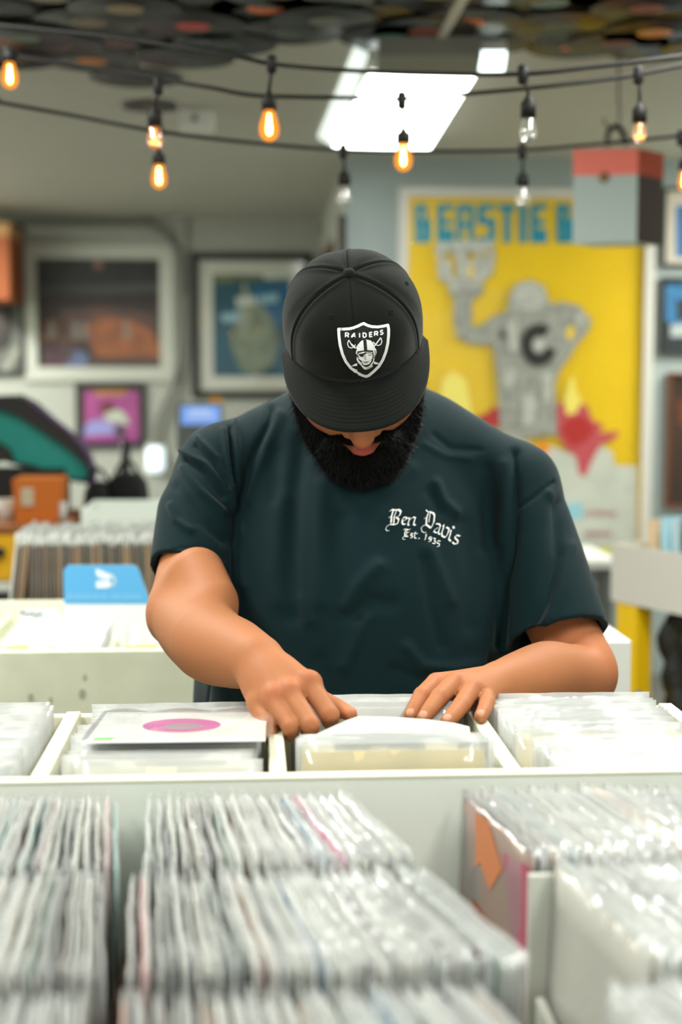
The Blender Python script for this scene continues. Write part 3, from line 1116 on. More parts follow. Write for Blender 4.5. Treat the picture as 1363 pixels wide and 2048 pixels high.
# brim with rows of stitching
def brim(s, w, lift):
    """s in -1..1 across, w 0..1 from the crown outwards"""
    th = s * math.radians(80)
    x0, f0, u0 = rim(th)
    al = s * math.pi / 2
    sa, ca = math.sin(al), math.cos(al)
    e = 2 / 2.25
    x1 = .0975 * (abs(sa) ** e) * (1 if sa >= 0 else -1)
    f1 = .016 + .159 * (max(ca, 0) ** e)
    u1 = u0 - .004 - .010 * (x1 / .095) ** 2 - .010 * max(ca, 0)
    x, f = x0 + (x1 - x0) * w, f0 + (f1 - f0) * w
    u = u0 + (u1 - u0) * w
    st = 0
    for k in range(7):                  # stitch rows run parallel to the outer edge
        st -= .00055 * math.exp(-((w - (.34 + .085 * k)) / .011) ** 2)
    edge = .0016 * (max(0, w - .95) / .05) ** 2
    return hd(x, f, u + lift + (st - edge if lift > 0 else edge))


mb = MB()
NS, NW = 80, 96
vs, fs = [], []
for lift in (.0022, -.0022):
    for j in range(NW + 1):
        for i in range(NS + 1):
            vs.append(brim(-1 + 2 * i / NS, j / NW, lift))
K = (NS + 1) * (NW + 1)
for sd_ in (0, 1):
    for j in range(NW):
        for i in range(NS):
            a = sd_ * K + j * (NS + 1) + i
            q_ = (a, a + 1, a + NS + 2, a + NS + 1)
            fs.append(q_ if sd_ else q_[::-1])
for i in range(NS):
    a = NW * (NS + 1) + i
    fs.append((a, a + 1, a + 1 + K, a + K))
for j in range(NW):
    for i in (0, NS):
        a = j * (NS + 1) + i
        fs.append((a, a + NS + 1, a + NS + 1 + K, a + K))
mb.add(vs, fs, 0, True)
obj('brim', mb, m_cap, cap)
# eyelets
for (ex, ey) in ((661, 633), (783, 624), (813, 567)):
    h_ = cb.ray_cast(CAM, ray(ex, ey).normalized())
    if h_[0] is not None:
        nn = h_[1] if h_[1].dot(ray(ex, ey)) < 0 else -h_[1]
        pr = [(.0012, -.001), (.0016, .0005), (.0026, .0010), (.0034, .0005), (.0038, -.001)]
        obj('eyelet', MB().lathe(pr, h_[0], nn, 14), m_cap, cap)

# emblem, embroidered (coordinates of an enlarged crop)
mb = MB()
EX = lambda p: (640 + p[0] / 7.572, 620 + p[1] / 7.572)


def em(poly, mi=0, lift=.0016, mx=7):
    decal(mb, cb, [EX(p) for p in poly], lift, mi, mx)


def em_stroke(pts, w, mi=0, lift=.0016):
    for q_ in stroke_polys(pts, w):
        em(q_, mi, lift)


SH = [(282, 293), (360, 294), (450, 288), (540, 262), (600, 232), (657, 210), (705, 236), (770, 256), (860, 261), (940, 250), (1016, 232),
      (1026, 300), (1024, 380), (1012, 500), (985, 620), (940, 740), (880, 840), (800, 920), (735, 975), (694, 992), (640, 982), (560, 935), (460, 860), (390, 770), (340, 660), (305, 530), (288, 400), (282, 293)]
em(SH[:-1], 2, .0008)
em_stroke(SH + [SH[1]], 42)
GL = {'R': [[(0, 1), (0, 0), (.55, 0), (.75, .14), (.75, .4), (.55, .55), (0, .55)], [(.35, .55), (.8, 1)]], 'A': [[(0, 1), (.42, 0), (.84, 1)], [(.16, .7), (.68, .7)]],
      'I': [[(0, 0), (0, 1)]], 'D': [[(0, 1), (0, 0), (.45, 0), (.72, .25), (.72, .75), (.45, 1), (0, 1)]], 'E': [[(.66, 0), (0, 0), (0, 1), (.66, 1)], [(0, .5), (.58, .5)]],
      'S': [[(.7, .14), (.45, 0), (.18, .05), (.08, .26), (.22, .44), (.55, .54), (.7, .75), (.55, .97), (.25, 1), (.02, .86)]]}
for ch, x, y, hgt, sl in (('R', 384, 350, 62, .02), ('A', 478, 354, 62, .02), ('I', 588, 352, 66, 0), ('D', 646, 352, 62, -.03), ('E', 742, 344, 62, -.10), ('R', 816, 332, 60, -.14), ('S', 898, 312, 62, -.18)):
    for stk in GL[ch]:
        em_stroke([(x + 62 * a, y + hgt * b + 62 * a * sl) for a, b in stk], 19)
for sg, ox, oy in ((1, 0, 0), (-1, 1340, -38)):                      # two sabre hilts and tips
    M_ = lambda p: (ox + sg * p[0], oy + p[1])
    em_stroke([M_(p) for p in [(432, 455), (470, 505), (520, 572), (535, 588)]], 17)
    em_stroke([M_(p) for p in [(428, 462), (416, 510), (432, 555), (475, 572), (510, 555), (545, 518)]], 13)
em([(466, 838), (560, 792), (574, 800), (572, 830), (540, 840)])
em([(806, 766), (890, 798), (850, 812), (806, 806)])
HEL = [(566, 620), (556, 560), (580, 500), (625, 460), (690, 445), (760, 460), (800, 505), (815, 560), (840, 590), (845, 640), (820, 700), (806, 770), (770, 840), (700, 890), (660, 885), (610, 835), (575, 770), (540, 700), (524, 630), (536, 590)]
em(HEL, 0, .0016)
em([(648, 452), (694, 448), (706, 600), (660, 606)], 1, .0020)
em([(570, 618), (700, 598), (790, 606), (800, 680), (790, 760), (740, 830), (690, 850), (630, 820), (590, 750), (566, 680)], 1, .0020)
em([(584, 640), (640, 622), (720, 622), (780, 626), (782, 700), (770, 750), (735, 800), (690, 815), (645, 812), (612, 770), (588, 720)], 0, .0024)
em([(584, 652), (640, 645), (690, 622), (700, 636), (652, 668), (646, 696), (594, 692)], 1, .0028)
for pts, w in (([(700, 640), (740, 630), (785, 650)], 9), ([(720, 668), (768, 668)], 8), ([(672, 660), (668, 720), (690, 732)], 8), ([(635, 764), (690, 768), (735, 756)], 7), ([(655, 780), (710, 778)], 5), ([(600, 752), (612, 770)], 9), ([(782, 720), (760, 745)], 9)):
    em_stroke(pts, w, 1, .0028)
em_stroke([(818, 600), (826, 650), (806, 720)], 8, 1, .0020)
em([(690, 880), (700, 850), (770, 812), (790, 838), (740, 872)], 0, .0020)
em_stroke([(700, 868), (728, 850), (742, 862), (764, 836)], 6, 1, .0024)
obj('emblem', mb, [mat('white_embroidery', (238, 240, 238), .75), mat('black_embroidery', (30, 31, 30), .8), mat('black_patch', (26, 28, 26), .85)], cap,
    label='white shield emblem with helmeted eye-patched head, sabres and lettering', fix=False)
# ------------------------------------------------------------------ singles: one prototype, copied
m_sleeve = mat('sleeve_card', None, .65, objcol=True, var=(14, .22, (150, 140, 124)))
m_film = clear_mat('milky_film', (252, 254, 252), .38, .16, bump=(38, .5))
m_film_clear = clear_mat('clear_film', (253, 254, 253), .42, .12, bump=(26, .5))
SW = .182


def sleeve_mesh(name, seed):
    r_ = random.Random(seed)
    b = MB()
    n = 6
    vs, fs = [], []
    for sd_ in (-1, 1):
        for j in range(n + 1):
            for i in range(n + 1):
                y, z = (i / n - .5) * SW, j / n * SW
                bow = math.sin(math.pi * i / n) * math.sin(math.pi * j / n)
                vs.append((sd_ * (.0006 + .0007 * bow), y, z))
    K_ = (n + 1) ** 2
    for sd_ in (0, 1):
        for j in range(n):
            for i in range(n):
                a = sd_ * K_ + j * (n + 1) + i
                fs.append((a, a + 1, a + n + 2, a + n + 1))
    for j in range(n):
        for i0 in (0, n):
            a = j * (n + 1) + i0
            fs.append((a, a + n + 1, a + n + 1 + K_, a + K_))
    for i in range(n):
        for j0 in (0, n):
            a = j0 * (n + 1) + i
            fs.append((a, a + 1, a + 1 + K_, a + K_))
    return mesh_of(name, b.add(vs, fs), m_sleeve, (0, 0, 0))


def film_mesh(name, seed, m):
    """clear outer sleeve, wavy along its open top"""
    r_ = random.Random(seed)
    b = MB()
    ny, nz = 10, 5
    ph, ph2 = r_.random() * 6, r_.random() * 6
    vs, fs = [], []
    for sd_ in (-1, 1):
        for j in range(nz + 1):
            for i in range(ny + 1):
                y, z = (i / ny - .5) * (SW + .008), j / nz * (SW + .009 + r_.uniform(-.0004, .0004))
                wv = .0011 * math.sin(ph + i * .9) * (j / nz) ** 2 + .0007 * math.sin(ph2 + i * 2.1) * (j / nz) ** 3
                vs.append((sd_ * (.0019 - .0007 * (j == nz)) + wv, y, z - .002))
    K_ = (ny + 1) * (nz + 1)
    for sd_ in (0, 1):
        for j in range(nz):
            for i in range(ny):
                a = sd_ * K_ + j * (ny + 1) + i
                fs.append((a, a + 1, a + ny + 2, a + ny + 1))
    for j in range(nz):
        for i0 in (0, ny):
            a = j * (ny + 1) + i0
            fs.append((a, a + ny + 1, a + ny + 1 + K_, a + K_))
    for i in range(ny):
        a = nz * (ny + 1) + i
        fs.append((a, a + 1, a + 1 + K_, a + K_))
    b.add(vs, fs, 0, True)
    return mesh_of(name, b, m, (0, 0, 0))


SLM = [sleeve_mesh('record_sleeve', k) for k in range(2)]
FLM = [film_mesh('plastic_cover', k, m_film) for k in range(4)]
FLV = [film_mesh('plastic_cover', 40, clear_mat('very_clear_film', (240, 246, 244), .22, .12, bump=(26, .5)))]
FLC = [film_mesh('plastic_cover', k + 9, m_film_clear) for k in range(4)]


def single(x, y, ztop, yaw, lean, color, label, group, films=FLM, face=False, tilt=0.0):
    """a record sleeve in its plastic cover, standing; face=True turns its face to the front"""
    o = bpy.data.objects.new('record_sleeve', SLM[rng.randrange(2)])
    COL.objects.link(o)
    rot = Matrix.Rotation(yaw + (math.pi / 2 if face else 0), 4, 'Z') @ Matrix.Rotation(lean, 4, 'Y') @ Matrix.Rotation(tilt, 4, 'X')
    o.matrix_world = Matrix.Translation((x, y, ztop - (SW + .009) * math.cos(lean))) @ rot
    WLOC[o.name] = Vector(o.location)
    o.color = (*lin(color), 1)
    tag(o, label, 'record', group)
    f = bpy.data.objects.new('plastic_cover', films[rng.randrange(len(films))])
    COL.objects.link(f)
    f.parent = o
    return o


WHITES = [(222, 224, 216), (214, 214, 204), (228, 226, 216), (200, 204, 198), (186, 190, 184), (218, 212, 198)]
DARKS = [(96, 70, 52), (60, 52, 46), (128, 104, 80), (44, 58, 58), (70, 40, 36), (150, 120, 84), (52, 74, 66), (84, 86, 84)]
VIVID = [(196, 60, 60), (52, 128, 124), (224, 140, 70), (66, 120, 158), (150, 60, 96), (60, 110, 80)]


def colour():
    t = rng.random()
    return rng.choice(WHITES) if t < .56 else rng.choice(DARKS) if t < .90 else rng.choice(VIVID)


last = None


def row(name, y0, x0, x1, yaw0, yaw1, lean0, lean1, n, special=()):
    sp = dict(special)
    first = None
    for k in range(n):
        t = (k + .5) / n
        x = x0 + (x1 - x0) * t + rng.uniform(-.0006, .0006)
        col, lab = sp.get(k, (None, None))
        last = single(x, y0 + rng.uniform(-.003, .003), Z0 + ROWZ[y0] + rng.uniform(-.005, .003), yaw0 + (yaw1 - yaw0) * t + rng.uniform(-.012, .012),
               lean0 + (lean1 - lean0) * t + rng.uniform(-.012, .012), col or colour(),
               lab or 'milky-covered single in the ' + name, None if lab else 'singles in the ' + name, FLV if lab and 'facing the gap' in lab else FLM)
        first = first or last
    return first


YM = [onZ(681, 1558, Z0).y]             # front face of the middle bin
R1, R2, R3 = YM[0] - .122, YM[0] - .320, YM[0] - .522
ROWZ = {R1: 0.0, R2: -.005, R3: -.018}
X = lambda px, y: onZ(px, {R1: 1622, R2: 1775, R3: 1965}[y], Z0).x
D = math.radians
row('first row of the middle front bin', R1, X(296, R1), X(738, R1), D(4), D(14), D(0), D(3), 40,
    [(26, ((96, 150, 180), 'thin light blue sleeve just left of the orange and pink pair')), (28, ((238, 150, 110), 'orange-edged sleeve beside the magenta one in the middle front bin')),
     (29, ((216, 70, 150), 'magenta-edged sleeve beside the orange one in the middle front bin')), (36, ((40, 46, 44), 'dark-edged sleeve near the right end of the first middle row'))])
row('second row of the middle front bin', R2, X(262, R2), X(900, R2), D(4), D(16), D(0), D(5), 40,
    [(1, ((232, 60, 60), 'red-edged sleeve at the left end of the second middle row')), (13, ((206, 80, 80), 'pale red sleeve in the second middle row, over the dark gap'))])
row('third row of the middle front bin', R3, X(250, R3), X(1000, R3), D(3), D(15), D(0), D(5), 40,
    [(27, ((110, 170, 200), 'sky blue sleeve in the nearest middle row'))])
row('first row of the bin at the left', R1, X(-70, R1), X(238, R1), D(0), D(6), D(-2), D(0), 26,
    [(15, ((196, 70, 88), 'pinkish red sleeve standing up in the first row at the left')), (24, ((220, 150, 150), 'pale pink sleeve near the divider, first row at the left')),
     (25, ((90, 190, 180), 'turquoise sleeve beside the pale pink one at the divider'))])
row('second row of the bin at the left', R2, X(-70, R2), X(215, R2), D(0), D(6), D(-2), D(0), 24)
row('third row of the bin at the left', R3, X(-70, R3), X(190, R3), D(0), D(6), D(-2), D(0), 22)
art = row('first row of the bin at the right', R1, X(975, R1), X(1420, R1), D(9), D(14), D(2), D(5), 40,
    [(0, ((170, 120, 92), 'sleeve with brown and orange art facing the gap at the right')), (6, ((60, 150, 146), 'teal-edged sleeve in the first row at the right')),
     (24, ((246, 160, 84), 'orange-edged sleeve in the first row at the right'))])
row('second row of the bin at the right', R2, X(1165, R2), X(1560, R2), D(9), D(14), D(2), D(5), 30)
row('third row of the bin at the right', R3, X(1262, R3), X(1640, R3), D(10), D(14), D(3), D(5), 26)
# front bin carcass
m_bin = mat('white_bin_paint', (212, 212, 202), .55, var=(5, .3, (192, 190, 176)))
xa, xb = X(-90, R3) - .25, X(1640, R3) + .12
yf, yb = R3 - .115, YM[0] - .006
zb = Z0 - .206
t = thing('record_bin', 'white bin of three rows of singles nearest the camera', 'record bin', ((xa + xb) / 2, (yf + yb) / 2, 0))
obj('bin_floor', MB().cbox((xa, yf, zb - .02), (xb, yb, zb), .002), m_bin, t)
obj('front_board', MB().cbox((xa, yf - .016, zb - .02), (xb, yf, Z0 - .06), .002), m_bin, t)
xd = (X(222, R2) + X(250, R2)) / 2
obj('divider', MB().cbox((xd - .003, yf, zb), (xd + .003, R1 - .09, Z0 - .075), .001), mat('brown_board', (92, 62, 42), .6), t, label='brown divider board')
xd2 = X(1150, R2) - .006
obj('divider', MB().cbox((onZ(1050, 1690, Z0).x, R2 + .098, zb), (xb, R2 + .104, Z0 - .02), .001), m_bin, t)
obj('divider', MB().cbox((xd2 - .008, yf, zb), (xd2 - .001, R2 + .09, Z0 - .12), .001), m_bin, t)
for x in (xa + .03, xb - .03):
    for y in (yf + .03, yb - .05):
        obj('leg', MB().cbox((x - .02, y - .02, 0), (x + .02, y + .02, zb - .02), .002), m_bin, t)
# printed art on the sleeve that faces the gap, and a swirl-printed sleeve leaning there
WLOC[art.name] = Vector((0, 0, 0))
for (nm, pts, c_) in (('orange_art', [(.09, .178), (.02, .178), (-.02, .150), (.01, .120), (.04, .135), (.07, .118)], (206, 124, 78)), ('pink_art', [(-.02, .165), (-.088, .175), (-.088, .06), (-.06, .02), (-.05, .10)], (178, 84, 106)),
                      ('rust_art', [(.09, .10), (.0, .09), (-.04, .0), (.09, .0)], (150, 84, 56))):
    p_ = obj(nm, MB().prism([(-.0018, y, z) for y, z in pts], (-.0003, 0, 0)), mat(nm, c_, .5), art)
sw = single(onZ(1020, 1690, Z0).x, R1 + .008, Z0 - .004, D(11), D(2), (150, 86, 78), 'reddish brown sleeve with pale swirl lines leaning at the gap', None, FLV)
WLOC[sw.name] = Vector((0, 0, 0))
mb = MB()
for r_ in (.03, .045, .06, .075, .09):
    pts = [(.03 - r_ * math.cos(k * .16), .06 + r_ * math.sin(k * .16)) for k in range(10)]
    for q_ in stroke_polys([p for p in pts if abs(p[0]) < .088 and p[1] < .178], .005):
        mb.add([(-.0019, y, z) for y, z in q_], [tuple(range(len(q_)))])
obj('swirl_print', mb, mat('pale_swirl', (206, 170, 160), .5), sw, fix=False)

# ------------------------------------------------------------------ middle bin
m_cream = mat('cream_bin_paint', (232, 230, 206), .5, var=(6, .25, (214, 210, 180)))
m_panel = mat('pale_grey_panel', (228, 231, 222), .5, var=(4, .3, (210, 212, 200)))
yF = YM[0]
yB = yF + .335
xc = [onZ(p, 1500, Z0).x for p in (-125, 331, 780, 1232)]
pitch = (xc[3] - xc[0]) / 3
xe0, xe1 = xc[0] - pitch / 2 - .01, xc[3] + pitch / 2 + .01
t = thing('record_bin', 'cream bin of singles in front of the man', 'record bin', ((xe0 + xe1) / 2, (yF + yB) / 2, 0))
obj('front_board', MB().cbox((xe0, yF, .30), (xe1, yF + .016, Z0), .0015), [m_panel], t)
obj('front_board_cap', MB().cbox((xe0, yF - .001, Z0), (xe1, yF + .017, Z0 + .003), .0008), m_cream, t)
obj('back_board', MB().cbox((xe0, yB - .016, .30), (xe1, yB, Z0 - .01), .0015), m_cream, t)
obj('bin_floor', MB().cbox((xe0, yF + .016, Z0 - .225), (xe1, yB - .016, Z0 - .205), .0015), m_cream, t)
for k in range(5):
    x = xc[0] + pitch * (k - .5)
    obj('divider', MB().cbox((x - .0085, yF + .016, Z0 - .205), (x + .0085, yB - .016, Z0 - .004), .0012), m_cream, t)
for x in (xe0 + .03, xe1 - .03):
    for y in (yF + .04, yB - .04):
        obj('leg', MB().cbox((x - .02, y - .02, 0), (x + .02, y + .02, .30), .002), m_cream, t)


def pile(c, n, y0, y1, zt, tl, name, special=(), dx=0.0, films=FLC):
    sp = dict(special)
    for k in range(n):
        tt = k / max(n - 1, 1)
        col, lab = sp.get(k, (None, None))
        w = rng.choice([(240, 242, 240), (236, 238, 232), (244, 244, 242), (228, 232, 230), (240, 236, 220)])
        single(xc[c] + dx + rng.uniform(-.006, .006), y0 + (y1 - y0) * tt - (.007 if k == 0 and lab else 0), zt(tt) + rng.uniform(-.004, .003), D(rng.uniform(-1.5, 1.5)), D(tl(tt) + rng.uniform(-1, 1)),
               col or w, lab or 'clear-covered white sleeve in ' + name, None if lab else 'singles in ' + name, FLV if lab and 'orange edge' in lab else films, True)


# lean is about the sleeve's long edge: positive tips the top towards the back
pile(0, 18, yF + .03, yB - .05, lambda t_: Z0 + .006 + .008 * t_, lambda t_: 5, 'the pile at the left edge of the cream bin', [(0, ((120, 140, 150), 'sleeve with a blue-grey edge at the front of the left edge pile'))])
pile(1, 20, yF + .028, yB - .05, lambda t_: Z0 + .012 - .004 * t_, lambda t_: 6, 'the pile under the pink-labelled single')
pile(2, 11, yF + .03, yF + .135, lambda t_: Z0 + .026 - .018 * t_, lambda t_: 4, 'the pile under his hands', [(0, ((232, 214, 170), 'yellowed old paper sleeve with orange edge at the front of the hands pile'))])
pile(2, 4, yB - .075, yB - .03, lambda t_: Z0 + .013, lambda t_: 4, 'the white sleeves behind his hands')
pile(3, 14, yF + .13, yB - .04, lambda t_: Z0 + .008 + .006 * t_, lambda t_: 4, 'the back pile at the right of his hand', [(0, ((238, 226, 186), 'creamy yellow sleeve at the front of the back pile at the right'))], dx=-.002)
pile(3, 6, yF + .03, yF + .085, lambda t_: Z0 + .014, lambda t_: 3, 'the front pile at the right', [(0, ((250, 250, 250), 'plain bright white sleeve at the right front of the cream bin'))], dx=.012)
# the single lying flat on the left pile, with a pink label showing
a0, a1 = onZ(168, 1487, Z0 + .016), onZ(533, 1483, Z0 + .016)
ctr = (a0 + a1) / 2
ex = (a1 - a0).normalized()
ey = Vector((-ex.y, ex.x, 0))
ey = (ey * math.cos(D(-4)) + Vector((0, 0, 1)) * math.sin(D(-4))).normalized()
ez = ex.cross(ey)


def flat_pt(u, v, w):
    return ctr + ex * u + ey * v + ez * w


hw = .0915
mb = MB()
mb.hexa([flat_pt(-hw, 0, 0), flat_pt(hw, 0, 0), flat_pt(hw, .183, 0), flat_pt(-hw, .183, 0), flat_pt(-hw, 0, .0016), flat_pt(hw, 0, .0016), flat_pt(hw, .183, .0016), flat_pt(-hw, .183, .0016)])
pk = obj('record_sleeve', mb, m_sleeve, label='white single sleeve lying flat on its pile with a pink label showing', cat='record', color=(244, 246, 244))
mb = MB()
mb.prism([flat_pt(.0421 * math.cos(k * math.pi / 18), .0915 + .0421 * math.sin(k * math.pi / 18), .0017) for k in range(36)], ez * .0004, 0)
lb = obj('record_label', mb, mat('pink_record_label', (214, 96, 178), .45), pk, label='pink record label')
mb = MB()
mb.prism([flat_pt(.002 + .023 * math.cos(k * math.pi / 10), .082 + .021 * math.sin(k * math.pi / 10), .0022) for k in range(20)], ez * .0002, 0)
obj('label_print', mb, mat('grey_label_print', (176, 150, 172), .5), lb)
mb = MB()
mb.prism([flat_pt(-.088 + a, b, .0018) for a, b in ((0.002, .006), (.022, .006), (.024, .020), (.004, .020))], ez * .0003)
obj('price_sticker', mb, mat('green_sticker', (120, 240, 90), .5), pk, label='bright green price sticker')
mb = MB()
nu = 14
vs = [flat_pt(-hw - .004 + i * (2 * hw + .012) / nu, v, .0040 + .0015 * math.sin(i * 1.3 + v * 30) + (.004 if i == nu else 0)) for v in (-.004, .06, .125, .188) for i in range(nu + 1)]
mb.add(vs, [(j * (nu + 1) + i, j * (nu + 1) + i + 1, (j + 1) * (nu + 1) + i + 1, (j + 1) * (nu + 1) + i) for j in range(3) for i in range(nu)], 0, True)
obj('plastic_cover', mb, clear_mat('thin_clear_film', (240, 246, 244), .12, .1, bump=(30, .5)), pk)
# the sleeve he is lifting, tipped over towards him
q = [P(630, 1469, 1.53), P(940, 1466, 1.525), P(938, 1453, 1.57), P(905, 1445, 1.58), P(850, 1438, 1.585), P(780, 1433, 1.585), P(716, 1432, 1.585), P(690, 1441, 1.57)]
nn = (q[1] - q[0]).cross(q[6] - q[0]).normalized()
mb = MB().prism(q, nn * -.0018)
lf = obj('record_sleeve', mb, m_sleeve, label='tipped sleeve under his left fingertips, pulled up from its pile', cat='record', color=(188, 190, 180))
# ------------------------------------------------------------------ counter behind the man
ZC = .88
yC = onZ(600, 1296, ZC).y
x0, x1 = onZ(-260, 1296, ZC).x, onZ(1247, 1284, ZC).x
t = thing('record_counter', 'cream scuffed counter behind the man', 'counter', ((x0 + x1) / 2, yC + .3, 0))
m_cream2 = mat('scuffed_cream_paint', (226, 228, 204), .5, var=(16, .35, (206, 204, 176)))
obj('front_board', MB().cbox((x0, yC, 0), (x1, yC + .018, ZC), .002), m_cream2, t)
obj('end_board', MB().cbox((x1 - .066, yC - .03, 0), (x1, yC + .62, ZC + .012), .002), mat('white_end_paint', (240, 240, 232), .5), t, label='whiter end board')
obj('back_board', MB().cbox((x0, yC + .60, 0), (x1 - .066, yC + .62, ZC), .002), m_cream2, t)
obj('end_board', MB().cbox((x0 - .02, yC, 0), (x0, yC + .62, ZC), .002), m_cream2, t)
obj('counter_floor', MB().cbox((x0, yC + .018, ZC - .22), (x1 - .066, yC + .60, ZC - .20), .002), m_cream2, t)
for k in range(5):
    x = x0 + (x1 - x0) * (k + .6) / 5.4
    obj('divider', MB().cbox((x, yC + .018, ZC - .20), (x + .014, yC + .60, ZC - .03), .001), m_cream2, t)
for (sx, sy, r_) in ((62, 1396, .006), (102, 1400, .004), (165, 1388, .007), (170, 1355, .004)):
    c = onY(sx, sy, yC)
    obj('scuff_mark', MB().prism([c + Vector((r_ * math.cos(k), 0, 1.6 * r_ * math.sin(k))) for k in (0, 1, 2.2, 3.1, 4, 5.2)], (0, -.0006, 0)), mat('grey_scuff', (176, 172, 150), .7), t)


def counter_pile(px0, px1, y0, y1, n, ztop, name):
    xm = (onY(px0, 1240, (y0 + y1) / 2).x + onY(px1, 1240, (y0 + y1) / 2).x) / 2
    for k in range(n):
        single(xm + rng.uniform(-.006, .006), y0 + (y1 - y0) * k / (n - 1), ztop + rng.uniform(-.004, .004) + .01 * k / n, D(rng.uniform(-1.5, 1.5)), D(4),
               rng.choice([(240, 242, 240), (232, 236, 230)]), 'clear-covered white sleeve in ' + name, 'singles in ' + name, FLC, True)


counter_pile(5, 218, yC + .035, yC + .24, 9, ZC + .012, 'the pile at the left of the scuffed counter')
counter_pile(250, 450, yC + .035, yC + .16, 6, ZC + .012, 'the pile beside his elbow on the scuffed counter')
# yellow stickers on the front sleeves
for (sx, nm) in (((14, 58), 'left'), ((250, 315), 'elbow')):
    a, b_ = onY(sx[0], 1297, yC + .028), onY(sx[1], 1290, yC + .028)
    obj('price_sticker', MB().box((a.x, yC + .0285, a.z - .004), (b_.x, yC + .0295, b_.z)), mat('yellow_sticker', (238, 238, 150), .5),
        label='yellow sticker on the front sleeve of the pile ' + ('at the left of the scuffed counter' if nm == 'left' else 'beside his elbow'), cat='sticker')


def card(name, pts, y, th, m, label, cat, extra=None):
    """an upright divider card, cut to an outline measured at its plane"""
    w = [onY(px, py, y) for px, py in pts]
    return obj(name, MB().prism(w, (0, th, 0)), m, label=label, cat=cat)


m_card = mat('white_plastic_card', (240, 244, 242), .4)
yk = yC + .27
tc_ = card('divider_card', [(36, 1224), (42, 1218), (112, 1218), (120, 1226), (128, 1330), (30, 1330)], yk, .0015, m_card, 'white divider tab with a scribbled name behind the left pile', 'divider card')
mb = MB()
for pts in ([(40, 1228), (48, 1224), (56, 1232), (64, 1225), (72, 1233), (80, 1226), (84, 1231)], [(60, 1238), (80, 1237), (100, 1239)], [(42, 1224), (46, 1222)]):
    for q_ in stroke_polys(pts, 2.6):
        mb.add([onY(px, py, yk - .0006) for px, py in q_], [tuple(range(len(q_)))])
obj('handwriting', mb, mat('black_marker', (40, 40, 40), .6), tc_, fix=False)
yk = yC + .30
bc = card('divider_card', [(127, 1140), (136, 1130), (268, 1130), (276, 1136), (303, 1212), (316, 1262), (300, 1340), (130, 1340)], yk, .002, m_card, 'tall blue and white divider card with a white gramophone horn mark', 'divider card')
mb = MB()
mb.add([onY(*p, yk - .0006) for p in [(127, 1140), (136, 1130), (268, 1130), (276, 1136), (301, 1208), (128, 1208)]], [(0, 1, 2, 3, 4, 5)])
obj('blue_print', mb, mat('sky_blue_print', (92, 172, 224), .4), bc, fix=False)
mb = MB()
HORN = [[(191, 1137), (210, 1144), (222, 1152), (222, 1158), (206, 1158), (193, 1152)], [(192, 1162), (216, 1160), (222, 1164), (222, 1172), (214, 1176), (192, 1176)]]
for p in HORN:
    mb.add([onY(*v, yk - .0012) for v in p], [tuple(range(len(p)))])
for q_ in stroke_polys([(212, 1146), (224, 1150), (230, 1160), (228, 1168), (220, 1173)], 3.5):
    mb.add([onY(*v, yk - .0012) for v in q_], [tuple(range(len(q_)))])
obj('horn_mark', mb, mat('white_print', (232, 242, 248), .4), bc, fix=False)
mb = MB()
for (a, b_) in ((134, 214), (222, 288)):
    x = a
    while x < b_ - 5:
        w_ = 5 + (x * 7) % 3
        mb.add([onY(px, py, yk - .0012) for px, py in ((x, 1188), (x + w_, 1188), (x + w_, 1199), (x, 1199))], [(0, 1, 2, 3)])
        x += w_ + 3
obj('faint_lettering', mb, mat('pale_blue_print', (122, 188, 230), .4), bc, fix=False)

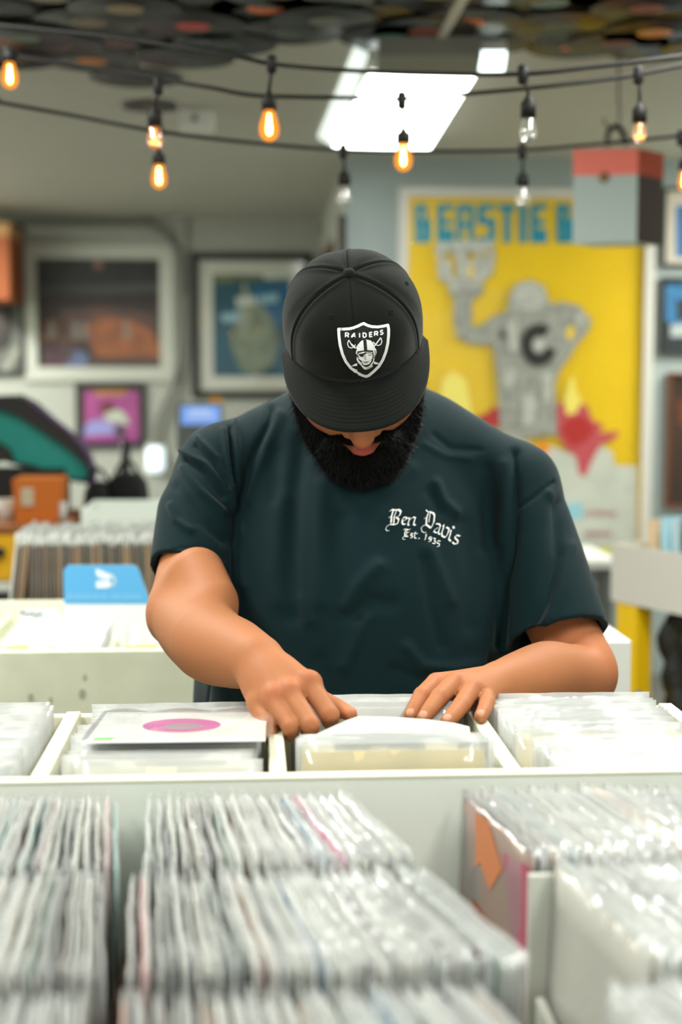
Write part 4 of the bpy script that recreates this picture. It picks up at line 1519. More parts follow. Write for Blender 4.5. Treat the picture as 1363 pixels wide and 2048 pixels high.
# ------------------------------------------------------------------ LP bin with brown spines
yLP = yC + .70
lpx0, lpx1 = onY(30, 1150, yLP).x, onY(318, 1150, yLP).x
ztop = onY(200, 1090, yLP).z
m_lpfilm = [clear_mat('lp_film', (236, 240, 234), .10, .14, bump=(24, .6)), clear_mat('lp_film_top', (240, 243, 238), .55, .14, bump=(24, .6))]
LPC = [(100, 66, 42), (136, 92, 56), (76, 54, 40), (160, 116, 74), (66, 62, 56), (112, 78, 64), (176, 136, 96), (54, 46, 40)]
nlp = 40
for k in range(nlp):
    x = lpx0 + (lpx1 - lpx0) * (k + .5) / nlp
    zt = ztop + rng.uniform(-.006, .004)
    c_ = rng.choice(LPC)
    lab = 'white-edged album in clear plastic at the left end of the brown album row' if k == 0 else 'brown-spined album in clear plastic in the row behind the blue card'
    if k == 0:
        c_ = (236, 232, 222)
    w_ = (lpx1 - lpx0) / nlp * .30
    ln = (.02 if k > 3 else .05) * (nlp - k) / nlp - .01
    b = MB()
    for (ya, yb_, zz, ww, up_) in ((yLP, yLP + .312, zt, w_, 0),):
        b.hexa([(x - ww - ln, ya, zz - .312), (x + ww - ln, ya, zz - .312), (x + ww - ln, yb_, zz - .312), (x - ww - ln, yb_, zz - .312), (x - ww, ya, zz), (x + ww, ya, zz), (x + ww, yb_, zz), (x - ww, yb_, zz)])
    o = obj('album_sleeve', b, m_sleeve, label=lab, cat='album', group=None if k == 0 else 'albums in the row behind the blue card', color=c_)
    b = MB()
    n = 6
    ht = .022 + rng.uniform(-.006, .010)
    ww = w_ * 1.25
    vs, fs = [], []
    for sd_ in (-1, 1):
        for j, zz in enumerate((zt - .316, zt + .002, zt + ht)):
            for i in range(n + 1):
                wv = .004 * math.sin(k * 1.7 + i * 1.9) * (j == 2)
                vs.append((x - ln * (1 if j == 0 else 0) + sd_ * ww * (1.0 if j < 2 else .5) + wv, yLP - .004 + i * .322 / n, zz))
    K_ = 3 * (n + 1)
    for sd_ in (0, 1):
        for j in range(2):
            for i in range(n):
                a = sd_ * K_ + j * (n + 1) + i
                fs.append((a, a + 1, a + n + 2, a + n + 1))
    for j in range(2):
        a = j * (n + 1)
        fs.append((a, a + n + 1, a + n + 1 + K_, a + K_))
    for i in range(n):
        a = 2 * (n + 1) + i
        fs.append((a, a + 1, a + 1 + K_, a + K_))
    b.add(vs, fs, 0, True)
    b.mi = [1 if sum(b.v[i].z for i in f) / 4 > zt + .001 else 0 for f in b.f]
    obj('plastic_cover', b, m_lpfilm, o)
t = thing('record_bin', 'low wooden bin holding the brown-spined albums', 'record bin', ((lpx0 + lpx1) / 2, yLP + .16, 0))
m_dkwood = mat('dark_wood', (70, 56, 44), .6, var=(20, .4, (50, 40, 32)))
zb = ztop - .325
obj('bin_floor', MB().cbox((lpx0 - .09, yLP - .02, zb - .02), (lpx1 + .04, yLP + .36, zb), .002), m_dkwood, t)
obj('front_board', MB().cbox((lpx0 - .09, yLP - .034, zb - .06), (lpx1 + .04, yLP - .02, zb + .10), .002), m_dkwood, t)
for x in (lpx0 - .07, lpx1 + .02):
    obj('leg', MB().cbox((x - .02, yLP + .12, 0), (x + .02, yLP + .18, zb - .02), .002), m_dkwood, t)

# ------------------------------------------------------------------ left background furniture
yT = 4.6
m_wood = mat('warm_brown_wood', (150, 92, 50), .5, var=(18, .4, (120, 70, 38)))
ta, tb2 = onY(-120, 1062, yT), onY(132, 1046, yT)
tz = onY(60, 1050, yT).z
t = thing('wooden_cabinet', 'brown-topped yellow cabinet behind the album row', 'cabinet', ((ta.x + tb2.x) / 2, yT + .3, 0))
obj('cabinet_top', MB().cbox((ta.x, yT - .02, tz - .025), (tb2.x, yT + .6, tz), .004), m_wood, t)
yel = mat('yellow_paint', (232, 174, 16), .5)
bx = onY(52, 1100, yT).x
obj('cabinet_body', MB().cbox((ta.x + .01, yT, 0), (tb2.x - .01, yT + .58, tz - .025), .004), mat('dark_cabinet', (50, 46, 42), .6), t)
dz0 = onY(30, 1160, yT).z
dr = obj('drawer', MB().cbox((ta.x + .01, yT - .015, dz0), (bx, yT + .0, tz - .03), .003), yel, t, label='yellow drawer front')
kc = onY(3, 1103, yT - .02)
obj('knob', MB().lathe([(.008, 0), (.008, .012), (.017, .02), (.017, .03), (.010, .036), (0, .037)], kc, (0, -1, 0), 16), mat('black_knob', (28, 28, 28), .4), dr)
z2 = onY(30, 1182, yT).z
obj('shelf', MB().cbox((ta.x + .01, yT - .015, z2), (bx + .02, yT, dz0 - .004), .002), m_white, t)
# orange box with a pale label and things around it
m_orange = mat('orange_cardboard', (196, 104, 26), .55, var=(10, .3, (196, 100, 22)))
oa, ob_ = onY(32, 1046, yT + .06), onY(112, 958, yT + .06)
t = thing('orange_carton', 'orange carton with a pale label on the cabinet top', 'box', ((oa.x + ob_.x) / 2, yT + .14, tz))
w1, w2 = onY(25, 960, yT + .06).x, onY(121, 960, yT + .06).x
obj('carton_body', MB().hexa([(oa.x, yT + .06, tz), (ob_.x, yT + .06, tz), (ob_.x, yT + .24, tz), (oa.x, yT + .24, tz), (w1, yT + .05, ob_.z), (w2, yT + .05, ob_.z), (w2, yT + .25, ob_.z), (w1, yT + .25, ob_.z)]), m_orange, t)
la, lb_ = onY(43, 1012, yT + .05), onY(67, 975, yT + .05)
obj('label', MB().box((la.x, yT + .044, la.z), (lb_.x, yT + .052, lb_.z)), mat('pale_label', (190, 176, 150), .6), t, label='pale paper label')
def beaker(px0, px1, py0, y, m, label, name='paper_cup'):
    a, b_ = onY(px0, 1046, y), onY(px1, py0, y)
    r_ = (b_.x - a.x) / 2
    c = ((a.x + b_.x) / 2, y, tz)
    h_ = b_.z - tz
    return obj(name, MB().lathe([(0, 0), (r_ * .8, 0), (r_, h_), (r_ * .92, h_), (r_ * .74, .004), (0, .004)], c, (0, 0, 1), 20), m, label=label, cat='cup')
beaker(-8, 30, 998, yT + .16, mat('white_paper', (210, 206, 196), .5), 'white cup left of the orange carton')
beaker(114, 134, 1004, yT + .10, mat('grey_white_paper', (196, 196, 190), .5), 'small white cup right of the orange carton')

# teal-lined gramophone-like horn lying on its dark case
yH = yT + .42
m_teal = mat('teal_lining', (20, 150, 138), .45, var=(9, .3, (16, 124, 116)))
m_dark = mat('dark_grey_shell', (40, 37, 34), .6)
rim_pts = [(-60, 800), (-20, 792), (30, 790), (62, 806), (100, 840), (140, 872), (170, 905), (186, 945), (180, 968), (160, 966), (120, 958), (60, 930), (10, 924), (-60, 930)]
inn = [(-60, 812), (0, 818), (40, 834), (90, 866), (140, 900), (170, 928), (178, 950), (170, 962), (150, 960), (118, 952), (70, 938), (30, 930), (16, 900), (-60, 850)]
t = thing('instrument_case', 'teal-lined dark instrument case lying open behind the orange carton', 'case', onY(60, 1000, yH))
obj('shell', MB().ring([onY(*p, yH) for p in rim_pts], [onY(*p, yH) for p in inn], (0, .16, 0)), m_dark, t)
obj('lining', MB().prism([onY(*p, yH + .05) for p in inn], (0, .03, 0)), m_teal, t, label='teal lining')
purp = smooth_path([onY(*p, yH - .004) for p in [(62, 804), (104, 838), (144, 870), (174, 904), (188, 946), (182, 970)]], 4)
obj('piping', MB().tube(purp, .010, 8), mat('purple_piping', (86, 66, 100), .5), t, label='purple edge piping')
obj('case_base', MB().cbox((onY(-60, 1000, yH).x, yH - .05, tz), (onY(130, 1000, yH).x, yH + .16, onY(60, 938, yH).z), .01), mat('black_case', (20, 19, 18), .6), t)

# black bag and stand on a low black table, white slotted crate in front
yG = 4.9
zt2 = onY(230, 1052, yG).z
xa2, xb2 = onY(158, 1050, yG).x, onY(345, 1050, yG).x
t = thing('side_table', 'black side table under the black bags', 'table', ((xa2 + xb2) / 2, yG + .1, 0))
m_blk = mat('black_plastic', (16, 15, 15), .5, spec=.25)
obj('table_top', MB().cbox((xa2, yG - .1, zt2 - .03), (xb2, yG + .4, zt2), .004), m_blk, t)
for x in (xa2 + .03, xb2 - .03):
    for y in (yG - .07, yG + .37):
        obj('leg', MB().cbox((x - .018, y - .018, 0), (x + .018, y + .018, zt2 - .03), .002), m_blk, t)
m_bag = mat('black_nylon', (13, 12, 12), .7, spec=.2, bump=(30, .6))
for (pa, pb, top, yy, lab) in ((162, 216, 968, yG, 'lower rounded black bag left of the stand'), (206, 292, 950, yG + .05, 'taller black bag around the foot of the stand')):
    a, b_ = onY(pa, 1050, yy), onY(pb, top, yy)
    w_, h_ = b_.x - a.x, b_.z - zt2
    b = MB()
    n = 16
    for j in range(7):
        pass
    prof = [(0.94, 0), (1.0, .12), (1.0, .55), (.92, .78), (.70, .94), (.35, 1.0), (0, 1.0)]
    vs, fs = [], []
    for (rr, hh) in prof:
        for k in range(n):
            an = 2 * math.pi * k / n
            ca, sa = math.cos(an), math.sin(an)
            e = 2 / 3.2
            vs.append(((a.x + b_.x) / 2 + w_ / 2 * rr * abs(ca) ** e * (1 if ca >= 0 else -1), yy + .12 + .11 * rr * abs(sa) ** e * (1 if sa >= 0 else -1), zt2 + h_ * hh))
    for j in range(len(prof) - 1):
        for k in range(n):
            k2 = (k + 1) % n
            fs.append((j * n + k, j * n + k2, (j + 1) * n + k2, (j + 1) * n + k))
    fs.append(tuple(reversed(range(n))))
    t = thing('shoulder_bag', lab, 'bag', ((a.x + b_.x) / 2, yy + .12, zt2))
    obj('bag_body', b.add(vs, fs, 0, True), m_bag, t)
    obj('handle', MB().tube(arc(((a.x + b_.x) / 2 - .04, yy + .10, zt2 + h_ * .97), ((a.x + b_.x) / 2 + .04, yy + .10, zt2 + h_ * .97), (0, 0, .05)), .007, 8), m_blk, t)
t = thing('pole_stand', 'short black pole with a brass foot rising behind the black bags', 'stand', onY(250, 1000, yG + .34))
pa, pb = onY(250, 962, yG + .34), onY(251, 880, yG + .34)
obj('pole', MB().tube([(pa.x, pa.y, zt2 + .02), pa, pb], [.018, .018, .018], 12), m_blk, t)
obj('collar', MB().lathe([(.022, 0), (.028, .004), (.028, .03), (.022, .034)], pa - Vector((0, 0, .03)), (0, 0, 1), 14), mat('brass', (190, 140, 60), .35, metal=.8), t, label='brass collar')
obj('base', MB().lathe([(.09, 0), (.09, .01), (.02, .022), (0, .022)], (pa.x, pa.y, zt2), (0, 0, 1), 20), m_blk, t)
yW = 4.2
wa, wb = onY(163, 1110, yW), onY(326, 1018, yW)
m_crate = mat('white_crate_plastic', (222, 228, 220), .45)
t = thing('white_crate', 'white plastic crate with slots in its front, behind the album row', 'crate', ((wa.x + wb.x) / 2, yW + .16, 0))
fw = wb.x - wa.x
zc0, zc1 = wa.z - .15, wb.z
slots = [(.08, .20), (.32, .62), (.74, .88)]
zs0, zs1 = onY(200, 1055, yW).z, onY(200, 1040, yW).z
xs = [0] + [v for s_ in slots for v in s_] + [1]
mb = MB().box((wa.x, yW, zc0), (wb.x, yW + .012, zs0)).box((wa.x, yW, zs1), (wb.x, yW + .012, zc1))
for k in range(0, len(xs), 2):
    mb.box((wa.x + fw * xs[k], yW, zs0), (wa.x + fw * xs[k + 1], yW + .012, zs1))
obj('front_panel', mb, m_crate, t)
obj('side_panel', MB().cbox((wa.x, yW + .012, zc0), (wa.x + .012, yW + .32, zc1), .002), m_crate, t)
obj('side_panel', MB().cbox((wb.x - .012, yW + .012, zc0), (wb.x, yW + .32, zc1), .002), m_crate, t)
obj('back_panel', MB().cbox((wa.x, yW + .32, zc0), (wb.x, yW + .332, zc1), .002), m_crate, t)
obj('base', MB().cbox((wa.x, yW, zc0 - .012), (wb.x, yW + .332, zc0), .002), m_crate, t)
for x in (wa.x + .03, wb.x - .03):
    for y in (yW + .03, yW + .30):
        obj('leg', MB().cbox((x - .012, y - .012, 0), (x + .012, y + .012, zc0 - .012), .002), m_crate, t)

# ------------------------------------------------------------------ pictures on the walls
m_pglass = clear_mat('picture_glass', (200, 205, 200), .0, .03, gloss=.03, fres=.2)


def picture(name, px, y, fr_w, fm, label, art, mat_w=0.0, mm=None, glass=True, depth=.03, cat='picture'):
    """px: outer corners of the frame in the photo (x0,y0,x1,y1); art(mb, pt) paints flat print shapes"""
    a, b_ = onY(px[0], px[3], y - depth), onY(px[2], px[1], y - depth)
    x0, x1, z0, z1 = a.x, b_.x, a.z, b_.z
    t = thing(name, label, cat, ((x0 + x1) / 2, y, z0))
    R_ = lambda d_, yy: [(x0 + d_, yy, z0 + d_), (x1 - d_, yy, z0 + d_), (x1 - d_, yy, z1 - d_), (x0 + d_, yy, z1 - d_)]
    obj('frame', MB().ring(R_(0, y - depth), R_(fr_w, y - depth), (0, depth, 0)), fm, t)
    if mat_w:
        obj('mount', MB().ring(R_(fr_w, y - depth * .5), R_(fr_w + mat_w, y - depth * .5), (0, .003, 0)), mm, t)
    d_ = fr_w + mat_w
    mb, ms = MB(), []
    ax0, ax1, az0, az1 = x0 + fr_w * .9, x1 - fr_w * .9, z0 + fr_w * .9, z1 - fr_w * .9
    yp = y - depth * .35
    mb.box((ax0, yp, az0), (ax1, y - .002, az1), 0)
    layer = [0]

    def poly(pts, m, photo=True):
        layer[0] += 1
        if m not in ms:
            ms.append(m)
        yy = yp - .00025 * layer[0]
        if photo:
            w = [onY(u, v, yp) for u, v in pts]
            w = [(p.x, yy, p.z) for p in w]
        else:
            w = [(x0 + d_ + (x1 - x0 - 2 * d_) * u, yy, z0 + d_ + (z1 - z0 - 2 * d_) * v) for u, v in pts]
        mb.add(w, [tuple(range(len(w)))], 1 + ms.index(m))

    base_m = art(poly)
    obj('print', mb, [base_m] + ms, t, fix=False)
    if glass:
        obj('glass', MB().box((x0 + fr_w * .8, y - depth * .72, z0 + fr_w * .8), (x1 - fr_w * .8, y - depth * .66, z1 - fr_w * .8)), m_pglass, t)
    return t


INK = lambda n, c, r_=.55, v=None: mat('ink_' + n, c, r_, var=v)


def art_dark(poly):
    b = INK('night_brown', (44, 36, 34), .5, (6, .6, (70, 48, 40)))
    poly([(70, 500), (335, 500), (335, 590), (70, 590)], INK('smoky_black', (38, 40, 40), .5, (5, .5, (56, 56, 54))))
    poly([(78, 575), (120, 568), (200, 572), (330, 566), (330, 582), (200, 588), (80, 590)], INK('grey_haze', (74, 76, 74), .6))
    poly([(80, 650), (130, 622), (200, 612), (260, 622), (330, 640), (330, 690), (80, 690)], INK('stage_brown', (96, 62, 46), .6, (16, .7, (60, 46, 44))))
    poly([(170, 648), (200, 632), (260, 640), (300, 660), (322, 690), (320, 716), (190, 716)], INK('stage_orange', (164, 94, 44), .6, (22, .7, (96, 62, 44))))
    for cx, w_ in ((100, 10), (145, 12), (165, 8), (250, 8)):
        poly([(cx, 640), (cx + w_, 646), (cx + w_ + 3, 678), (cx - 4, 676)], INK('pale_figures', (136, 124, 112), .6))
    poly([(128, 724), (148, 700), (176, 708), (174, 745), (120, 745)], INK('dusk_blue', (100, 112, 146), .6))
    poly([(88, 700), (130, 690), (150, 712), (120, 742), (88, 744)], INK('plum', (80, 56, 62), .6))
    poly([(176, 724), (330, 716), (330, 746), (174, 746)], INK('floor_brown', (78, 62, 52), .6))
    poly([(186, 524), (196, 520), (206, 526), (204, 536), (190, 538)], INK('pinkish_moon', (150, 110, 96), .6))
    return b


picture('framed_poster', (48, 490, 346, 762), YL, .085, mat('white_frame', (188, 190, 178), .5), 'dark stage-scene poster in a wide white frame', art_dark)


def art_teal(poly):
    b = INK('deep_teal', (24, 86, 104), .5, (7, .6, (30, 66, 76)))
    poly([(412, 536), (470, 538), (560, 534), (606, 540), (604, 566), (500, 560), (412, 568)], INK('green_canopy', (120, 128, 84), .6, (26, .8, (60, 76, 60))))
    poly([(500, 570), (600, 560), (604, 620), (560, 660), (510, 610)], INK('sea_blue', (12, 96, 136), .5))
    poly([(468, 620), (490, 600), (520, 606), (548, 640), (556, 690), (546, 728), (510, 755), (478, 736), (462, 690)], INK('mossy_stone', (132, 142, 120), .6, (18, .8, (92, 104, 84))))
    poly([(484, 690), (500, 640), (496, 580), (486, 560), (480, 620)], INK('pale_trunk', (150, 156, 134), .6))
    poly([(470, 596), (510, 592), (512, 608), (474, 612)], INK('glare_white', (206, 216, 210), .6))  # glare patches here and below: lamp reflections painted into the print
    poly([(516, 592), (556, 586), (556, 604), (518, 608)], INK('glare_blue', (150, 190, 204), .6))
    poly([(524, 542), (600, 536), (602, 554), (528, 558)], INK('glare_white', (206, 216, 210), .6))
    poly([(442, 628), (480, 626), (480, 642), (444, 644)], INK('glare_blue', (150, 190, 204), .6))
    poly([(412, 752), (460, 752), (460, 768), (414, 770)], INK('olive_strip', (110, 116, 70), .6))
    return b


picture('framed_poster', (383, 505, 624, 797), YL, .05, mat('black_frame', (44, 46, 42), .45), 'teal poster of a pale rock with a white mount in a black frame', art_teal, .085, mat('white_mount', (204, 204, 192), .7))


def art_pink(poly):
    b = INK('magenta', (170, 70, 140), .5, (9, .5, (140, 52, 116)))
    poly([(158, 772), (282, 772), (282, 782), (158, 782)], INK('brown_band', (120, 70, 44), .6))
    poly([(158, 782), (168, 782), (170, 860), (160, 860)], INK('brown_band', (120, 70, 44), .6))
    poly([(186, 776), (256, 774), (254, 790), (190, 792)], INK('gold_title', (176, 120, 56), .6))
    poly([(196, 806), (226, 800), (232, 820), (206, 832)], INK('maroon', (110, 36, 56), .6))
    poly([(208, 828), (236, 818), (252, 830), (258, 852), (240, 846), (212, 842)], INK('pale_mint', (190, 200, 180), .6))
    poly([(172, 846), (200, 838), (232, 852), (228, 868), (166, 872)], INK('lilac_blue', (150, 150, 210), .6))
    poly([(228, 856), (244, 846), (254, 870), (232, 880)], INK('dark_slate', (56, 50, 66), .6))
    poly([(160, 880), (284, 874), (284, 890), (160, 892)], INK('violet', (150, 40, 130), .6))
    return b


picture('framed_album', (152, 766, 288, 896), YL, .035, mat('black_frame', (44, 46, 42), .45), 'small magenta album cover in a thin black frame below the dark poster', art_pink)


def art_silver(poly):
    b = INK('silver_photo', (110, 112, 104), .5, (6, .6, (70, 72, 66)))
    ring_ = [(-60, 545), (-10, 520), (16, 545), (26, 590), (28, 650), (20, 690), (-60, 735)]
    poly(ring_, INK('black_arc', (34, 32, 28), .5))
    poly([(-60, 560), (-12, 545), (8, 570), (16, 620), (14, 660), (0, 690), (-60, 715)], INK('umber_disc', (64, 56, 50), .5))
    poly([(0, 738), (34, 690), (40, 700), (14, 748)], INK('pale_streak', (156, 158, 144), .5))
    return b


picture('framed_poster', (-150, 448, 47, 752), YL, .03, mat('black_frame', (44, 46, 42), .45), 'black-framed picture with a dark round arc at the left edge of the wall', art_silver)
a, b_ = onY(-60, 600, YL - .5), onY(18, 444, YL - .5)
t = thing('wall_box', 'orange box with a tan top in front of the arc picture', 'box', ((a.x + b_.x) / 2, YL - .4, a.z))
zz = onY(10, 472, YL - .5).z
obj('box_body', MB().cbox((a.x, YL - .5, a.z), (b_.x, YL - .034, zz), .004), mat('rust_orange', (150, 76, 28), .55), t)
obj('box_lid', MB().cbox((a.x - .005, YL - .505, zz), (b_.x + .005, YL - .034, b_.z), .004), mat('tan_lid', (186, 140, 88), .55), t)


def art_robot(poly):
    yl = INK('poster_yellow', (240, 200, 2), .5, (5, .35, (226, 184, 2)))
    blue = INK('title_blue', (24, 146, 172), .5)
    grey = INK('machine_grey', (160, 160, 150), .55, (30, .8, (120, 120, 114)))
    lgrey = INK('machine_light', (186, 186, 176), .55, (26, .7, (150, 150, 142)))
    dk = INK('vinyl_black', (46, 44, 42), .5)

    def rect(x0, y0, x1, y1, m):
        poly([(x0, y0), (x1, y0), (x1, y1), (x0, y1)], m)
    # title: BEASTIE B(OYS), the end hidden by the hanging case
    t0, t1_ = 408, 486

    def letter(ch, x0, x1):
        w, hh = x1 - x0, t1_ - t0
        s = w * .40
        m1 = t0 + hh * .46
        if ch == 'B':
            rect(x0, t0, x0 + s, t1_, blue); rect(x0 + s, t0, x1 - w * .22, t0 + 12, blue); rect(x0 + s, m1 - 5, x1, m1 + 8, blue); rect(x0 + s + 2, m1 + 8, x1, t1_ - 8, blue); rect(x0 + s, t1_ - 8, x1 - 3, t1_, blue)
            rect(x1 - w * .44, t0 + 6, x1 - w * .20, m1 - 4, blue)
        elif ch == 'E':
            rect(x0, t0, x0 + s, t1_, blue); rect(x0 + s, t0, x1, t0 + 13, blue); rect(x0 + s, m1 - 6, x1 - 2, m1 + 6, blue); rect(x0 + s, m1 + 14, x1, t1_, blue)
        elif ch == 'A':
            rect(x0, t0 + 6, x0 + w * .34, t1_, blue); rect(x1 - w * .34, t0 + 6, x1, t1_, blue); rect(x0 + 4, t0, x1 - 4, t0 + 14, blue); rect(x0 + w * .34, m1, x1 - w * .34, m1 + 12, blue)
        elif ch == 'S':
            rect(x0, t0, x1, t0 + 13, blue); rect(x0, t0 + 13, x0 + s, m1 + 2, blue); rect(x0, m1 - 8, x1, m1 + 6, blue); rect(x1 - s, m1 + 6, x1, t1_ - 12, blue); rect(x0, t1_ - 14, x1, t1_, blue)
        elif ch == 'T':
            rect(x0, t0, x1, t0 + 14, blue); rect(x0 + w * .3, t0 + 14, x0 + w * .7, t1_, blue)
        elif ch == 'I':
            rect(x0, t0, x1, t1_, blue)
        elif ch == 'O':
            rect(x0, t0, x0 + w * .36, t1_, blue); rect(x1 - w * .36, t0, x1, t1_, blue); rect(x0, t0, x1, t0 + 13, blue); rect(x0, t1_ - 13, x1, t1_, blue)
        elif ch == 'Y':
            rect(x0, t0, x0 + w * .36, m1, blue); rect(x1 - w * .36, t0, x1, m1, blue); rect(x0 + w * .2, m1 - 4, x1 - w * .2, m1 + 10, blue); rect(x0 + w * .32, m1, x1 - w * .32, t1_, blue)
    for ch, x0, x1 in (('B', 828, 862), ('E', 873, 907), ('A', 912, 948), ('S', 954, 990), ('T', 996, 1030), ('I', 1037, 1052), ('E', 1060, 1093), ('B', 1112, 1146), ('O', 1152, 1186), ('Y', 1192, 1226), ('S', 1232, 1266)):
        letter(ch, x0, x1)
    # flames and skyline
    poly([(872, 820), (884, 760), (905, 742), (930, 760), (944, 830), (900, 860)], INK('pale_flame', (250, 232, 110), .5))
    poly([(1120, 820), (1136, 760), (1146, 750), (1150, 780), (1170, 820), (1150, 860)], INK('pale_flame', (250, 232, 110), .5))
    sk = INK('skyline_white', (206, 208, 196), .55, (14, .5, (186, 190, 178)))
    poly([(812, 870), (1020, 860), (1080, 905), (1100, 890), (1130, 905), (1160, 900), (1175, 930), (1200, 890), (1224, 905), (1226, 930), (1286, 932), (1286, 1128), (812, 1128)], sk)
    rect(1272, 930, 1288, 1128, yl)
    red, pink = INK('flame_red', (186, 48, 44), .5), INK('flame_pink', (196, 84, 90), .5)
    poly([(940, 838), (972, 826), (988, 812), (1000, 824), (998, 852), (970, 856), (945, 860)], red)
    poly([(1112, 812), (1124, 800), (1132, 830), (1150, 826), (1160, 806), (1172, 812), (1182, 840), (1204, 850), (1196, 866), (1236, 862), (1230, 876), (1200, 888), (1186, 912), (1168, 954), (1156, 948), (1150, 914), (1132, 900), (1112, 868)], pink)
    poly([(1118, 858), (1136, 836), (1166, 832), (1188, 856), (1170, 884), (1140, 894)], red)
    poly([(1062, 900), (1082, 882), (1100, 894), (1088, 912), (1068, 914)], INK('flame_orange', (240, 150, 40), .5))
    rect(1130, 1006, 1164, 1038, INK('pale_blue_block', (150, 200, 214), .5))
    for y_, xe in ((1022, 1228), (1062, 1222)):
        x = 1168
        k = 0
        while x < xe:
            w_ = 5 + (k * 5) % 4
            rect(x, y_, x + w_, y_ + 9, INK('small_print_red', (176, 120, 122), .5))
            x += w_ + 3
            k += 1
    poly([(1186, 1096), (1230, 1094), (1230, 1106), (1190, 1108)], INK('poster_olive', (214, 202, 60), .5))
    # a plain machine figure with a turntable chest
    poly([(906, 580), (942, 578), (942, 650), (955, 655), (985, 632), (1012, 624), (1018, 590), (1030, 568), (1058, 560), (1086, 572), (1098, 608), (1128, 604), (1156, 612), (1180, 640), (1176, 660), (1150, 690), (1136, 716), (1118, 740), (1108, 770), (1112, 870), (1000, 880), (992, 760), (984, 690), (940, 688), (912, 676), (905, 640)], grey)
    poly([(1020, 590), (1032, 570), (1058, 564), (1084, 574), (1094, 604), (1060, 622), (1026, 616)], lgrey)
    poly([(1128, 668), (1140, 650), (1148, 660), (1138, 682)], yl)
    # gripping hand
    poly([(896, 588), (900, 556), (960, 556), (966, 584), (944, 600), (908, 600)], grey)
    for pts in ([(876, 560), (872, 524), (900, 520), (904, 566)], [(958, 566), (962, 520), (990, 500), (984, 548)], [(912, 560), (910, 520), (952, 520), (948, 560)], [(868, 500), (874, 484), (986, 480), (982, 498), (930, 508)]):
        poly(pts, lgrey)
    rect(920, 532, 928, 556, yl)
    rect(936, 532, 944, 556, yl)
    for pts in ([(898, 582), (888, 560), (876, 520), (886, 516), (900, 550), (914, 562), (916, 582)], [(916, 570), (918, 500), (930, 500), (934, 570)], [(934, 574), (948, 548), (952, 500), (964, 502), (962, 556), (946, 584)],
                [(950, 560), (968, 520), (980, 480), (986, 486), (982, 526), (962, 570)], [(872, 520), (868, 492), (884, 488), (892, 512)], [(906, 520), (904, 492), (922, 486), (930, 512)], [(944, 506), (944, 484), (962, 482), (966, 506)]):
        poly(pts, lgrey)
    for pts in ([(1010, 640), (1030, 634), (1036, 700), (1016, 706)], [(1000, 730), (1030, 740), (1024, 780), (1002, 776)], [(1080, 750), (1104, 740), (1100, 800), (1084, 806)], [(1040, 790), (1070, 786), (1068, 850), (1042, 852)], [(1150, 622), (1166, 636), (1158, 656), (1144, 640)]):
        poly(pts, lgrey)
    circ = lambda cx, cy, r_, n_=24: [(cx + r_ * math.cos(k * 2 * math.pi / n_), cy + r_ * 1.2 * math.sin(k * 2 * math.pi / n_)) for k in range(n_)]
    poly(circ(1075, 690, 36), dk)
    poly([(1075, 690), (1102, 650), (1116, 668), (1112, 700)], grey)
    poly(circ(1075, 690, 13), lgrey)
    poly(circ(1004, 670, 6, 12), dk)
    return yl


picture('framed_poster', (795, 378, 1312, 1136), YR, .042, mat('pale_white_frame', (206, 202, 194), .5), 'large yellow concert poster of a grey machine figure in a white frame', art_robot, depth=.04)


def art_blue_white(poly):
    poly([(1350, 410), (1400, 410), (1400, 515), (1350, 515)], INK('cobalt', (60, 112, 160), .5))
    return INK('ivory_mat', (206, 196, 180), .6)


picture('framed_print', (1325, 376, 1460, 532), YR, .012, mat('black_frame', (44, 46, 42), .45), 'ivory print with a blue block, topmost at the right edge of the wall', art_blue_white)


def art_blue(poly):
    poly([(1330, 570), (1420, 560), (1420, 640), (1360, 660), (1330, 640)], INK('bright_blue', (60, 130, 180), .5, (20, .7, (40, 84, 120))))
    poly([(1352, 600), (1372, 596), (1374, 640), (1354, 642)], INK('dark_figure', (44, 40, 44), .5))
    poly([(1340, 650), (1400, 646), (1400, 672), (1340, 674)], INK('cloud_white', (180, 188, 186), .5))
    return INK('blue_black', (44, 50, 54), .5)


picture('framed_print', (1320, 555, 1460, 708), YR, .010, mat('black_frame', (44, 46, 42), .45), 'dark framed print with a blue sky below the ivory one', art_blue)


def art_brown(poly):
    poly([(1352, 800), (1420, 800), (1420, 860), (1356, 850)], INK('rust_glow', (110, 56, 30), .5))
    return INK('dark_chocolate', (58, 40, 30), .5, (6, .5, (80, 50, 36)))


picture('framed_print', (1331, 745, 1470, 1016), YR, .012, mat('chestnut_frame', (110, 66, 40), .5), 'tall dark brown framed print, lowest at the right edge of the wall', art_brown)

# ------------------------------------------------------------------ conduit, terminal, lights on the alcove wall
m_cond = mat('grey_conduit', (128, 130, 122), .5)
path = smooth_path([onY(*p, YL - .05) for p in [(270, 443), (290, 446), (318, 460), (345, 490), (356, 520), (358, 600), (357, 700), (345, 770), (322, 820), (311, 850), (309, 894)]], 5)
obj('conduit_pipe', MB().tube(path, .020, 10), m_cond, label='grey conduit bending down the wall between the two big posters', cat='conduit')
a, b_ = onY(293, 946, YL - .10), onY(327, 893, YL - .10)
t = thing('night_light', 'small glowing white lamp at the foot of the conduit', 'lamp', ((a.x + b_.x) / 2, YL, a.z))
obj('lamp_shade', MB().cbox((a.x, YL - .10, a.z), (b_.x, YL - .03, b_.z), .03), mat('glowing_white', (240, 250, 255), .4, emit=((226, 244, 255), 1.1)), t)
obj('back_plate', MB().cbox((a.x - .01, YL - .03, a.z - .01), (b_.x + .01, YL, b_.z + .01), .004), m_white, t)
yS = 5.6
a, b_ = onY(352, 905, yS), onY(446, 805, yS)
